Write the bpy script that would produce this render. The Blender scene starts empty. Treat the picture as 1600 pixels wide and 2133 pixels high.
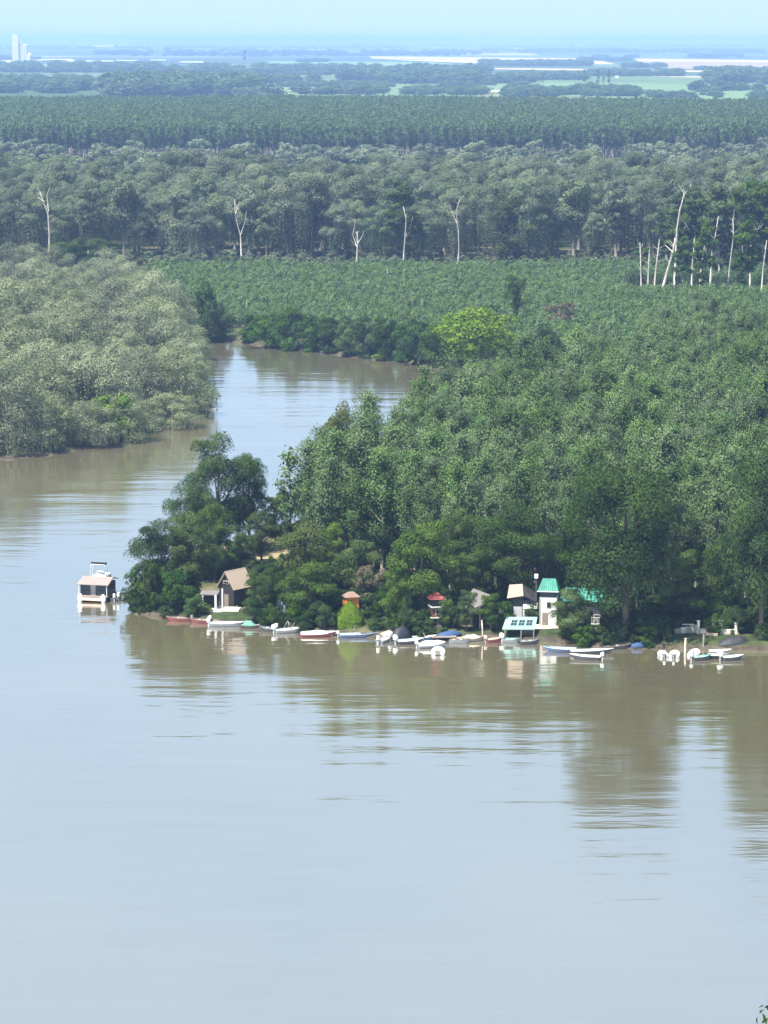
import bpy, math, random
import numpy as np
from mathutils import Vector, Matrix, noise

# ------------------------------------------------------------------ camera, sky, sun, exposure
R = math.radians
SC = bpy.context.scene
COL = SC.collection
F_PX, CU, CV, CAM_H = 6500.0, 800.0, 1066.5, 80.0     # focal length and centre in photograph pixels, height over the river
PITCH = math.atan((CV - 78.0) / F_PX)

cam_data = bpy.data.cameras.new('camera')
cam = bpy.data.objects.new('camera', cam_data)
COL.objects.link(cam)
cam_data.sensor_fit = 'HORIZONTAL'
cam_data.sensor_width = 36.0
cam_data.lens = F_PX / 1600.0 * 36.0
cam_data.clip_start = 1.0
cam_data.clip_end = 300000.0
cam.location = (0, 0, CAM_H)
cam.rotation_euler = (math.pi / 2 - PITCH, 0, 0)
SC.camera = cam

SUN_EL, SUN_AZ = R(63), R(226)      # azimuth measured clockwise from +Y (the view direction)
world = bpy.data.worlds.new('World')
SC.world = world
world.use_nodes = True
wn, wl = world.node_tree.nodes, world.node_tree.links
wn.clear()
sky = wn.new('ShaderNodeTexSky')
sky.sky_type = 'NISHITA'
sky.sun_disc = False
sky.sun_elevation = SUN_EL
sky.sun_rotation = SUN_AZ
sky.altitude = 1000
sky.air_density = 0.6
sky.dust_density = 0.0
sky.ozone_density = 3.0
bg = wn.new('ShaderNodeBackground')
bg.inputs['Strength'].default_value = 0.15
wo = wn.new('ShaderNodeOutputWorld')
gam = wn.new('ShaderNodeGamma')
gam.inputs['Gamma'].default_value = 0.15
wl.new(sky.outputs[0], gam.inputs['Color'])
tnt = wn.new('ShaderNodeMix')          # hazy summer sky: bright all the way down, tinted as a whole
tnt.data_type = 'RGBA'
tnt.blend_type = 'MULTIPLY'
tnt.inputs['Factor'].default_value = 1.0
tnt.inputs['B'].default_value = (1.44, 1.89, 2.27, 1)
wl.new(gam.outputs[0], tnt.inputs['A'])
wl.new(tnt.outputs['Result'], bg.inputs['Color'])
wl.new(bg.outputs[0], wo.inputs['Surface'])

sun_d = bpy.data.lights.new('sun', 'SUN')
sun_d.energy = 5.0
sun_d.angle = R(0.53)
sun_d.color = (1.0, 0.955, 0.88)
sun = bpy.data.objects.new('sun', sun_d)
COL.objects.link(sun)
sd = Vector((math.sin(SUN_AZ) * math.cos(SUN_EL), math.cos(SUN_AZ) * math.cos(SUN_EL), math.sin(SUN_EL)))
sun.rotation_euler = sd.to_track_quat('Z', 'Y').to_euler()

SC.view_settings.view_transform = 'Standard'
SC.view_settings.look = 'None'
SC.view_settings.gamma = 1.0
SC.view_settings.use_curve_mapping = False
SC.view_settings.exposure = 1.25
cy = SC.cycles
cy.max_bounces = 6
cy.diffuse_bounces = 3
cy.glossy_bounces = 3
cy.transmission_bounces = 4
cy.volume_bounces = 1
cy.sample_clamp_indirect = 6
HAZE_DENSITY = 8.5e-5

# ------------------------------------------------------------------ pixel <-> place
SP, CP = math.sin(PITCH), math.cos(PITCH)


def ray(u, v):
    x, y = (u - CU) / F_PX, -(v - CV) / F_PX
    return x, CP + y * SP, -SP + y * CP


def G(u, v, z=0.0):
    """the place on the level z that the photograph shows at pixel (u, v)"""
    dx, dy, dz = ray(u, v)
    t = (z - CAM_H) / dz
    return Vector((dx * t, dy * t, z))


def top_z(y, v):
    """height at which something standing at distance y reaches row v"""
    dx, dy, dz = ray(CU, v)
    return CAM_H + dz * y / dy


def proj(x, y, z):
    h = z - CAM_H
    d = y * CP - h * SP
    return CU + F_PX * x / d, CV - F_PX * (y * SP + h * CP) / d


def mpp(v):
    """metres for one photograph pixel on the ground at row v"""
    g = G(CU, v)
    return math.hypot(g.y, CAM_H) / F_PX


# ------------------------------------------------------------------ materials
MATS = {}


def new_mat(name):
    m = bpy.data.materials.new(name)
    m.use_nodes = True
    n = m.node_tree.nodes
    n.clear()
    o = n.new('ShaderNodeOutputMaterial')
    return m, n, m.node_tree.links, o


def paint(name, col, rough=0.6, var=0.12, scale=3.0, metal=0.0, bump=0.0, spec=0.4, stretch=(1, 1, 1)):
    if name in MATS:
        return MATS[name]
    m, n, l, o = new_mat(name)
    b = n.new('ShaderNodeBsdfPrincipled')
    tc = n.new('ShaderNodeTexCoord')
    mp = n.new('ShaderNodeMapping')
    mp.inputs['Scale'].default_value = stretch
    nz = n.new('ShaderNodeTexNoise')
    nz.inputs['Scale'].default_value = scale
    nz.inputs['Detail'].default_value = 6
    nz.inputs['Roughness'].default_value = 0.65
    cr = n.new('ShaderNodeValToRGB')
    c = np.array(col)
    cr.color_ramp.elements[0].position = 0.3
    cr.color_ramp.elements[1].position = 0.7
    cr.color_ramp.elements[0].color = (*(c * (1 - var)), 1)
    cr.color_ramp.elements[1].color = (*np.minimum(c * (1 + var), 0.92), 1)
    l.new(tc.outputs['Object'], mp.inputs[0])
    l.new(mp.outputs[0], nz.inputs[0])
    l.new(nz.outputs['Fac'], cr.inputs[0])
    l.new(cr.outputs[0], b.inputs['Base Color'])
    b.inputs['Roughness'].default_value = rough
    b.inputs['Metallic'].default_value = metal
    b.inputs['Specular IOR Level'].default_value = spec
    if bump:
        bp = n.new('ShaderNodeBump')
        bp.inputs['Strength'].default_value = bump
        bp.inputs['Distance'].default_value = 0.03
        l.new(nz.outputs['Fac'], bp.inputs['Height'])
        l.new(bp.outputs[0], b.inputs['Normal'])
    l.new(b.outputs[0], o.inputs[0])
    MATS[name] = m
    return m


def leaf_mat(name, c0, c1, trans=0.24, rnd=0.4, rough=0.8, gloss=0.06, vary=0.24):
    """foliage: colour differs from clump to clump (tint) and from tree to tree"""
    m, n, l, o = new_mat(name)
    at = n.new('ShaderNodeAttribute')
    at.attribute_name = 'tint'
    oi = n.new('ShaderNodeObjectInfo')
    ad = n.new('ShaderNodeMath')
    ad.operation = 'MULTIPLY_ADD'
    l.new(oi.outputs['Random'], ad.inputs[0])
    ad.inputs[1].default_value = rnd
    l.new(at.outputs['Fac'], ad.inputs[2])
    sb = n.new('ShaderNodeMath')
    sb.operation = 'SUBTRACT'
    sb.use_clamp = True
    l.new(ad.outputs[0], sb.inputs[0])
    sb.inputs[1].default_value = rnd * 0.5
    mx = n.new('ShaderNodeMix')
    mx.data_type = 'RGBA'
    mx.inputs['A'].default_value = (*c0, 1)
    mx.inputs['B'].default_value = (*c1, 1)
    l.new(sb.outputs[0], mx.inputs['Factor'])
    wn_ = n.new('ShaderNodeTexWhiteNoise')          # each tree a little lighter or darker, greener or greyer than the next
    wn_.noise_dimensions = '1D'
    l.new(oi.outputs['Random'], wn_.inputs['W'])
    rg = n.new('ShaderNodeMapRange')
    rg.inputs['To Min'].default_value = 1.0 - vary
    rg.inputs['To Max'].default_value = 1.0 + vary
    l.new(wn_.outputs['Value'], rg.inputs['Value'])
    sc_ = n.new('ShaderNodeSeparateColor')
    l.new(wn_.outputs['Color'], sc_.inputs[0])
    rs = n.new('ShaderNodeMapRange')
    rs.inputs['To Min'].default_value = 0.88
    rs.inputs['To Max'].default_value = 1.25
    l.new(sc_.outputs[1], rs.inputs['Value'])
    tv = n.new('ShaderNodeHueSaturation')
    l.new(rg.outputs[0], tv.inputs['Value'])
    l.new(rs.outputs[0], tv.inputs['Saturation'])
    l.new(mx.outputs['Result'], tv.inputs['Color'])
    leafc = tv.outputs[0]
    d = n.new('ShaderNodeBsdfPrincipled')
    d.inputs['Roughness'].default_value = rough
    d.inputs['Specular IOR Level'].default_value = gloss
    l.new(leafc, d.inputs['Base Color'])
    t = n.new('ShaderNodeBsdfTranslucent')
    hs = n.new('ShaderNodeHueSaturation')
    hs.inputs['Hue'].default_value = 0.48
    hs.inputs['Saturation'].default_value = 1.15
    hs.inputs['Value'].default_value = 1.25
    l.new(leafc, hs.inputs['Color'])
    l.new(hs.outputs[0], t.inputs['Color'])
    ms = n.new('ShaderNodeMixShader')
    ms.inputs[0].default_value = trans
    l.new(d.outputs[0], ms.inputs[1])
    l.new(t.outputs[0], ms.inputs[2])
    l.new(ms.outputs[0], o.inputs[0])
    MATS[name] = m
    return m


# ------------------------------------------------------------------ mesh helpers
class MB:
    def __init__(s):
        s.v, s.f = [], []

    def add(s, vs, fs):
        k = len(s.v)
        s.v += [tuple(p) for p in vs]
        s.f += [tuple(i + k for i in q) for q in fs]
        return s

    def box(s, c, d, rz=0.0, taper=1.0, rx=0.0, ry=0.0):
        m = Matrix.Translation(c) @ Matrix.Rotation(rz, 4, 'Z') @ Matrix.Rotation(ry, 4, 'Y') @ Matrix.Rotation(rx, 4, 'X')
        x, y, z = d[0] / 2, d[1] / 2, d[2] / 2
        vs = [(-x, -y, -z), (x, -y, -z), (x, y, -z), (-x, y, -z)] + [(a * taper, b * taper, z) for a, b in ((-x, -y), (x, -y), (x, y), (-x, y))]
        return s.add([m @ Vector(p) for p in vs], [(3, 2, 1, 0), (4, 5, 6, 7), (0, 1, 5, 4), (1, 2, 6, 5), (2, 3, 7, 6), (3, 0, 4, 7)])

    def tube(s, pts, rad, n=7, cap=True):
        pts = [Vector(p) for p in pts]
        if not hasattr(rad, '__len__'):
            rad = [rad] * len(pts)
        vs, fs = [], []
        for i, p in enumerate(pts):
            t = (pts[min(i + 1, len(pts) - 1)] - pts[max(i - 1, 0)]).normalized()
            a = t.cross(Vector((0, 0, 1)) if abs(t.z) < 0.9 else Vector((1, 0, 0))).normalized()
            b = t.cross(a)
            for k in range(n):
                w = 2 * math.pi * k / n
                vs.append(p + (a * math.cos(w) + b * math.sin(w)) * rad[i])
        for i in range(len(pts) - 1):
            for k in range(n):
                fs.append((i * n + k, i * n + (k + 1) % n, (i + 1) * n + (k + 1) % n, (i + 1) * n + k))
        if cap:
            fs.append(tuple(range(n)))
            fs.append(tuple(range((len(pts) - 1) * n, len(pts) * n)))
        return s.add(vs, fs)

    def lathe(s, prof, n=12, c=(0, 0, 0)):
        vs, fs = [], []
        for r, z in prof:
            for k in range(n):
                w = 2 * math.pi * k / n
                vs.append((c[0] + r * math.cos(w), c[1] + r * math.sin(w), c[2] + z))
        for i in range(len(prof) - 1):
            for k in range(n):
                fs.append((i * n + k, i * n + (k + 1) % n, (i + 1) * n + (k + 1) % n, (i + 1) * n + k))
        fs.append(tuple(range(n))[::-1])
        fs.append(tuple(range((len(prof) - 1) * n, len(prof) * n)))
        return s.add(vs, fs)

    def ball(s, c, r, n=10, m=6):
        prof = [(max(0.001, math.sin(math.pi * i / m)), -math.cos(math.pi * i / m)) for i in range(m + 1)]
        k = len(s.v)
        s.lathe(prof, n)
        for i in range(k, len(s.v)):
            x, y, z = s.v[i]
            s.v[i] = (c[0] + x * r[0], c[1] + y * r[1], c[2] + z * r[2])
        return s

    def slab(s, quad, t):
        """a sheet through four points, t thick downwards along its normal"""
        q = [Vector(p) for p in quad]
        nrm = (q[1] - q[0]).cross(q[3] - q[0]).normalized()
        lo = [p - nrm * t for p in q]
        return s.add(q + lo, [(0, 1, 2, 3), (7, 6, 5, 4), (0, 4, 5, 1), (1, 5, 6, 2), (2, 6, 7, 3), (3, 7, 4, 0)])

    def mesh(s, name, mat, smooth=False):
        me = bpy.data.meshes.new(name)
        me.from_pydata(s.v, [], s.f)
        me.materials.append(mat)
        if smooth:
            me.polygons.foreach_set('use_smooth', [True] * len(me.polygons))
        me.update()
        return me

    def build(s, name, mat, parent=None, smooth=False, bevel=0.0):
        o = bpy.data.objects.new(name, s.mesh(name, mat, smooth))
        COL.objects.link(o)
        o.parent = parent
        if bevel:
            md = o.modifiers.new('bevel', 'BEVEL')
            md.width = bevel
            md.segments = 2
            md.limit_method = 'ANGLE'
        return o


def tag(o, label=None, cat=None, group=None, kind=None):
    if label:
        o['label'] = label
    if cat:
        o['category'] = cat
    if group:
        o['group'] = group
    if kind:
        o['kind'] = kind
    return o


def empty(name, loc, rz=0.0, label=None, cat=None, group=None):
    o = bpy.data.objects.new(name, None)
    COL.objects.link(o)
    o.location = loc
    o.rotation_euler = (0, 0, rz)
    o.empty_display_size = 0.3
    return tag(o, label, cat, group)


def np_mesh(name, V, Fq, mat, tint=None, smooth=False, normals=None):
    """mesh from a vertex array and an (n, k) array of faces"""
    me = bpy.data.meshes.new(name)
    nv, nf, k = len(V), len(Fq), Fq.shape[1]
    me.vertices.add(nv)
    me.vertices.foreach_set('co', V.astype(np.float32).ravel())
    me.loops.add(nf * k)
    me.loops.foreach_set('vertex_index', Fq.astype(np.int32).ravel())
    me.polygons.add(nf)
    me.polygons.foreach_set('loop_start', np.arange(0, nf * k, k, dtype=np.int32))
    if smooth:
        me.polygons.foreach_set('use_smooth', np.ones(nf, dtype=bool))
    if tint is not None:
        a = me.attributes.new('tint', 'FLOAT', 'POINT')
        a.data.foreach_set('value', tint.astype(np.float32))
    me.update(calc_edges=True)
    me.validate()
    if normals is not None:
        me.polygons.foreach_set('use_smooth', np.ones(nf, dtype=bool))
        me.normals_split_custom_set_from_vertices(normals.astype(np.float32))
    if mat:
        me.materials.append(mat)
    return me


# ------------------------------------------------------------------ ground, river
WATER_PX = [(-1500, 1012), (-400, 986), (-100, 966), (0, 957), (100, 950), (140, 941), (210, 930), (318, 897), (400, 886), (428, 868), (440, 850),
            (428, 800), (420, 760), (415, 728), (440, 711), (500, 714), (560, 724), (640, 731), (740, 745), (850, 757), (900, 768),
            (1000, 782), (1120, 800), (1300, 838), (1310, 862), (1100, 890), (960, 925), (870, 985), (750, 1035), (640, 1082),
            (520, 1120), (420, 1155), (330, 1205), (284, 1245), (268, 1270), (285, 1280), (345, 1288), (440, 1299), (560, 1312),
            (640, 1320), (705, 1324), (800, 1331), (900, 1330), (1000, 1331), (1110, 1333), (1160, 1340), (1250, 1350),
            (1400, 1353), (1600, 1356), (1900, 1360), (3500, 1372)]
WATER = [G(u, v)[:2] for u, v in WATER_PX] + [(900.0, 226.0), (60.0, 222.0), (-500.0, 226.0)]
WP = np.array(WATER)


def poly_sd(P, poly):
    """signed distance to a polygon, positive inside"""
    P = np.asarray(P, float)
    d2 = np.full(len(P), 1e18)
    inside = np.zeros(len(P), bool)
    n = len(poly)
    for i in range(n):
        a, b = poly[i], poly[(i + 1) % n]
        ab = b - a
        t = np.clip(((P - a) @ ab) / (ab @ ab), 0, 1)
        q = a + t[:, None] * ab
        d2 = np.minimum(d2, ((P - q) ** 2).sum(1))
        c = (a[1] > P[:, 1]) != (b[1] > P[:, 1])
        with np.errstate(divide='ignore', invalid='ignore'):
            xi = (b[0] - a[0]) * (P[:, 1] - a[1]) / (b[1] - a[1] + 1e-12) + a[0]
        inside ^= c & (P[:, 0] < xi)
    return np.where(inside, 1, -1) * np.sqrt(d2)


def vnoise(P, s, seed=0.0):
    return np.array([noise.noise((p[0] / s, p[1] / s, seed)) for p in P])


def land_z(P):
    """height of the ground: flat flood land, a muddy bank, the river bed, the hill the camera stands on"""
    P = np.asarray(P, float)
    sdist = poly_sd(P, WP)
    y = P[:, 1]
    h = np.where(sdist > 0, -np.minimum(sdist * 0.35, 2.5), np.minimum(-sdist * 0.62, 0.9 + 0.12 * np.minimum(-sdist / 25, 1)))
    hill = np.clip(78.2 * (1 - y / 226.0), 0, 78.2)
    return np.where(y < 226, np.maximum(hill, h), h)


def gz(x, y):
    return float(land_z(np.array([[x, y]]))[0])


ys = np.concatenate([np.linspace(-30, 226, 18), np.linspace(232, 380, 12)[:-1], np.linspace(380, 520, 130), np.linspace(523, 860, 130),
                     np.linspace(870, 1500, 70), np.geomspace(1530, 140000, 60)])
nx = 210
P = []
for y in ys:
    half = 90 + 0.26 * max(y, 0)
    P.append(np.stack([np.linspace(-half, half, nx), np.full(nx, y)], 1))
P = np.concatenate(P)
Z = land_z(P)
near = (P[:, 1] < 1500) & (P[:, 1] > 226) & (Z > 0.1)
Z[near] += 0.22 * vnoise(P[near], 7.0) + 0.1 * vnoise(P[near], 2.1, 5.0)
V = np.column_stack([P, Z])
ii = np.arange(len(ys) - 1)[:, None] * nx + np.arange(nx - 1)[None, :]
ii = ii.ravel()
Fq = np.stack([ii, ii + 1, ii + 1 + nx, ii + nx], 1)

m, n, l, o = new_mat('ground')
b = n.new('ShaderNodeBsdfPrincipled')
b.inputs['Roughness'].default_value = 0.9
b.inputs['Specular IOR Level'].default_value = 0.15
geo = n.new('ShaderNodeNewGeometry')
sep = n.new('ShaderNodeSeparateXYZ')
l.new(geo.outputs['Position'], sep.inputs[0])


def tex(kind, scale, detail=4, stretch=(1, 1, 1), src=geo.outputs['Position']):
    mp = n.new('ShaderNodeMapping')
    mp.inputs['Scale'].default_value = stretch
    l.new(src, mp.inputs[0])
    t = n.new(kind)
    t.inputs['Scale'].default_value = scale
    if kind == 'ShaderNodeTexNoise':
        t.inputs['Detail'].default_value = detail
    l.new(mp.outputs[0], t.inputs['Vector'])
    return t


def ramp(src, stops, interp='LINEAR'):
    r = n.new('ShaderNodeValToRGB')
    r.color_ramp.interpolation = interp
    e = r.color_ramp.elements
    while len(e) < len(stops):
        e.new(0.5)
    for k, (p, c) in enumerate(stops):
        e[k].position = p
        e[k].color = (*c, 1) if hasattr(c, '__len__') else (c, c, c, 1)
    l.new(src, r.inputs[0])
    return r.outputs[0]


def mix(f, a, b_):
    x = n.new('ShaderNodeMix')
    x.data_type = 'RGBA'
    for s_, v_ in (('Factor', f), ('A', a), ('B', b_)):
        if hasattr(v_, 'links') or hasattr(v_, 'is_output'):
            l.new(v_, x.inputs[s_])
        elif s_ == 'Factor':
            x.inputs[s_].default_value = v_
        else:
            x.inputs[s_].default_value = (*v_, 1)
    return x.outputs['Result']


def mapr(src, a, b_, smooth=True):
    r = n.new('ShaderNodeMapRange')
    r.interpolation_type = 'SMOOTHSTEP' if smooth else 'LINEAR'
    r.inputs['From Min'].default_value = a
    r.inputs['From Max'].default_value = b_
    l.new(src, r.inputs['Value'])
    return r.outputs[0]


def math_(op, a, b_=None):
    x = n.new('ShaderNodeMath')
    x.operation = op
    for i_, v_ in enumerate((a, b_)):
        if v_ is None:
            continue
        if hasattr(v_, 'is_output'):
            l.new(v_, x.inputs[i_])
        else:
            x.inputs[i_].default_value = v_
    return x.outputs[0]


g1 = tex('ShaderNodeTexNoise', 0.06, 6).outputs['Fac']
g2 = tex('ShaderNodeTexNoise', 0.9, 8).outputs['Fac']
grass = mix(ramp(g2, [(0.35, 0.0), (0.7, 1.0)]), (0.022, 0.036, 0.012), (0.05, 0.066, 0.022))
dry = mix(ramp(g2, [(0.35, 0.0), (0.7, 1.0)]), (0.20, 0.16, 0.085), (0.34, 0.28, 0.16))
# a dry clearing behind the thatched cottage
clr = G(520, 1160)
vm = n.new('ShaderNodeVectorMath')
vm.operation = 'DISTANCE'
l.new(geo.outputs['Position'], vm.inputs[0])
vm.inputs[1].default_value = (clr.x + 1, clr.y - 2, 1.0)
dist = math_('ADD', vm.outputs['Value'], math_('MULTIPLY', g2, 10.0))
clearing = mapr(dist, 22.0, 13.0)
near_c = mix(clearing, mix(ramp(g1, [(0.5, 0.0), (0.7, 0.6)]), grass, dry), dry)
mud = mix(ramp(g2, [(0.35, 0.0), (0.7, 1.0)]), (0.045, 0.037, 0.026), (0.10, 0.083, 0.058))
wet = mapr(sep.outputs['Z'], 0.75, 0.35)
near_c = mix(wet, near_c, mud)
# farmland of the plain
vo = tex('ShaderNodeTexVoronoi', 0.00165, stretch=(0.8, 0.45, 1)).outputs['Color']
sv = n.new('ShaderNodeSeparateColor')
l.new(vo, sv.inputs[0])
fields = ramp(sv.outputs[0], [(0.0, (0.05, 0.085, 0.03)), (0.22, (0.10, 0.15, 0.05)), (0.42, (0.07, 0.12, 0.04)), (0.62, (0.19, 0.20, 0.085)),
                              (0.74, (0.055, 0.085, 0.03)), (0.9, (0.36, 0.30, 0.17))], 'CONSTANT')
g3 = tex('ShaderNodeTexNoise', 0.004, 6).outputs['Fac']
fields = mix(ramp(g3, [(0.45, 0.0), (0.7, 0.75)]), fields, (0.045, 0.075, 0.028))
far = mapr(sep.outputs['Y'], 2900.0, 3100.0)
l.new(mix(far, near_c, fields), b.inputs['Base Color'])
bp = n.new('ShaderNodeBump')
bp.inputs['Strength'].default_value = 0.6
bp.inputs['Distance'].default_value = 0.25
l.new(g2, bp.inputs['Height'])
l.new(bp.outputs[0], b.inputs['Normal'])
l.new(b.outputs[0], o.inputs[0])
MATS['ground'] = m
ground = bpy.data.objects.new('ground', np_mesh('ground', V, Fq, m, smooth=True))
COL.objects.link(ground)
tag(ground, 'flat wooded flood land, muddy banks and farmland reaching the horizon', 'ground', kind='structure')

# water: turbid brown, mirror-like at this low angle
m, n, l, o = new_mat('river_water')
geo = n.new('ShaderNodeNewGeometry')
pos = geo.outputs['Position']
d = n.new('ShaderNodeBsdfDiffuse')
silt = tex('ShaderNodeTexNoise', 0.02, 5, (1, 0.5, 1), pos).outputs['Fac']
l.new(mix(ramp(silt, [(0.35, 0.0), (0.7, 1.0)]), (0.145, 0.124, 0.070), (0.185, 0.158, 0.090)), d.inputs['Color'])
gl = n.new('ShaderNodeBsdfGlossy')
gl.inputs['Color'].default_value = (0.95, 0.97, 1.0, 1)
calm = tex('ShaderNodeTexNoise', 0.022, 4, (0.35, 1.1, 1), pos).outputs['Fac']
calm_r = ramp(calm, [(0.38, 0.0), (0.66, 1.0)])
l.new(math_('ADD', math_('MULTIPLY', calm_r, 0.05), 0.065), gl.inputs['Roughness'])
w1 = tex('ShaderNodeTexNoise', 0.55, 3, (0.24, 1.0, 1), pos).outputs['Fac']
w2 = tex('ShaderNodeTexNoise', 0.10, 4, (0.35, 1.2, 1), pos).outputs['Fac']
w3 = tex('ShaderNodeTexNoise', 2.2, 2, (0.7, 1.0, 1), pos).outputs['Fac']
streak = tex('ShaderNodeTexNoise', 0.035, 5, (0.3, 2.2, 1), pos).outputs['Fac']
streak_r = ramp(streak, [(0.50, 0.10), (0.62, 1.0)])
hgt = math_('ADD', math_('MULTIPLY', math_('MULTIPLY', w1, streak_r), 0.11), math_('MULTIPLY', w2, 0.36))
hgt = math_('ADD', hgt, math_('MULTIPLY', math_('MULTIPLY', w3, streak_r), 0.008))
bp = n.new('ShaderNodeBump')
bp.inputs['Strength'].default_value = 1.0
bp.inputs['Distance'].default_value = 0.55
l.new(hgt, bp.inputs['Height'])
l.new(bp.outputs[0], gl.inputs['Normal'])
fr = n.new('ShaderNodeFresnel')
fr.inputs['IOR'].default_value = 1.5
fm = math_('ADD', math_('MULTIPLY', fr.outputs[0], 0.45), 0.53)
ms = n.new('ShaderNodeMixShader')
l.new(fm, ms.inputs[0])
l.new(d.outputs[0], ms.inputs[1])
l.new(gl.outputs[0], ms.inputs[2])
l.new(ms.outputs[0], o.inputs[0])
wx, wy = np.linspace(-620, 980, 60), np.linspace(215, 960, 40)
gx, gy = np.meshgrid(wx, wy)
V = np.column_stack([gx.ravel(), gy.ravel(), np.zeros(gx.size)])
ii = (np.arange(39)[:, None] * 60 + np.arange(59)[None, :]).ravel()
river = bpy.data.objects.new('river_water', np_mesh('river_water', V, np.stack([ii, ii + 1, ii + 61, ii + 60], 1), m))
COL.objects.link(river)
tag(river, 'broad brown river and its side channel mirroring sky and trees', 'river', kind='structure')

# ------------------------------------------------------------------ foliage
def unit(a):
    return a / (np.linalg.norm(a, axis=1, keepdims=True) + 1e-9)


def leaves(rng, P, N, T, size, ratio=0.6, tint=None, fold=0.12, S=None):
    """one small folded leaf spray (a rhombus of 4 vertices) at each point: P place, N facing, T long axis"""
    k = len(P)
    T = unit(T - (T * N).sum(1, keepdims=True) * N)
    B = np.cross(N, T)
    L = (size * rng.uniform(0.65, 1.35, k))[:, None]
    W = L * ratio * rng.uniform(0.75, 1.25, (k, 1))
    a = P - T * L * 0.5
    c = P + T * L * 0.5
    b_ = P + B * W * 0.5 + N * L * fold
    d_ = P - B * W * 0.5 + N * L * fold
    V = np.stack([a, d_, c, b_], 1).reshape(-1, 3)
    F_ = np.arange(4 * k).reshape(k, 4)
    S = N if S is None else unit(S)
    return V, F_, np.repeat(tint, 4) if tint is not None else np.zeros(4 * k), np.repeat(S, 4, axis=0)


def blob_leaves(rng, C, Rad, n_per, size, ratio=0.6, out=0.75, up=0.25, shell=0.7, droop=0.0, bottom=0.15, tints=None):
    """leaves over clumps: C (k,3) centres, Rad (k,3) half sizes"""
    k = len(C)
    w = (Rad[:, 0] * Rad[:, 2])
    cnt = np.maximum(6, (n_per * k * w / w.sum()).astype(int))
    idx = np.repeat(np.arange(k), cnt)
    m_ = len(idx)
    D = unit(rng.normal(size=(m_, 3)))
    flip = (D[:, 2] < -0.15) & (rng.random(m_) > bottom)
    D[flip, 2] *= -1
    rr = shell + (1.06 - shell) * rng.random(m_) ** 0.6
    P = C[idx] + D * Rad[idx] * rr[:, None]
    N = unit(D * out * 1.7 + unit(rng.normal(size=(m_, 3))) * 0.75 + np.array([0, 0, up]))
    T = unit(rng.normal(size=(m_, 3))) + np.array([0, 0, -droop])
    if tints is None:
        tints = rng.uniform(0.15, 0.85, k)
    tn = np.clip(tints[idx] + rng.normal(0, 0.12, m_), 0, 1)
    return leaves(rng, P, N, T, np.full(m_, size), ratio, tn, S=D + rng.normal(0, 0.12, D.shape) + 0.1 * (N - D))


def tree_trunk(rng, h, r0, lean=0.03, limbs=(), n=7, top=0.75):
    mb = MB()
    zs = np.linspace(-0.4, h * top, 6)
    off = np.cumsum(rng.normal(0, lean * h / 6, (6, 2)), 0)
    off -= off[0]
    pts = [(off[i, 0], off[i, 1], zs[i]) for i in range(6)]
    rad = [r0 * (1.25 if i == 0 else 1 - 0.78 * i / 5) for i in range(6)]
    mb.tube(pts, rad, n)
    for c in limbs:
        c = np.array(c)
        t = np.clip((c[2] * 0.55) / (h * top), 0.12, 0.95)
        j = t * 5
        i0 = int(min(4, j))
        p0 = np.array(pts[i0]) * (1 - (j - i0)) + np.array(pts[i0 + 1]) * (j - i0)
        mid = (p0 + c) / 2 + np.array([0, 0, 0.06 * h]) + rng.normal(0, 0.02 * h, 3)
        rr = r0 * (1 - 0.75 * t) * 0.6
        mb.tube([p0, mid, c], [rr, rr * 0.6, rr * 0.22], 5)
    return mb


def cat_arrays(parts):
    V, F_, T, S, k = [], [], [], [], 0
    for v, f, t, s_ in parts:
        S.append(s_)
        V.append(v)
        F_.append(f + k)
        T.append(t)
        k += len(v)
    return np.concatenate(V), np.concatenate(F_), np.concatenate(T), np.concatenate(S)


def sub_clumps(rng, C, Rad, m_=4, f=0.5):
    """break each clump into a few smaller ones for an uneven outline"""
    k = len(C)
    idx = np.repeat(np.arange(k), m_)
    D = unit(rng.normal(size=(k * m_, 3)))
    D[:, 2] = np.abs(D[:, 2]) * 0.9 - 0.25
    c2 = C[idx] + D * Rad[idx] * 0.72
    r2 = Rad[idx] * f * rng.uniform(0.7, 1.3, (k * m_, 1))
    return c2, r2, idx


NORMALS = {}


class Kind:
    """a species: a few variants, each a trunk mesh and a crown mesh of nominal height h"""
    def __init__(s, h, w):
        s.h, s.w, s.var = h, w, []


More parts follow.
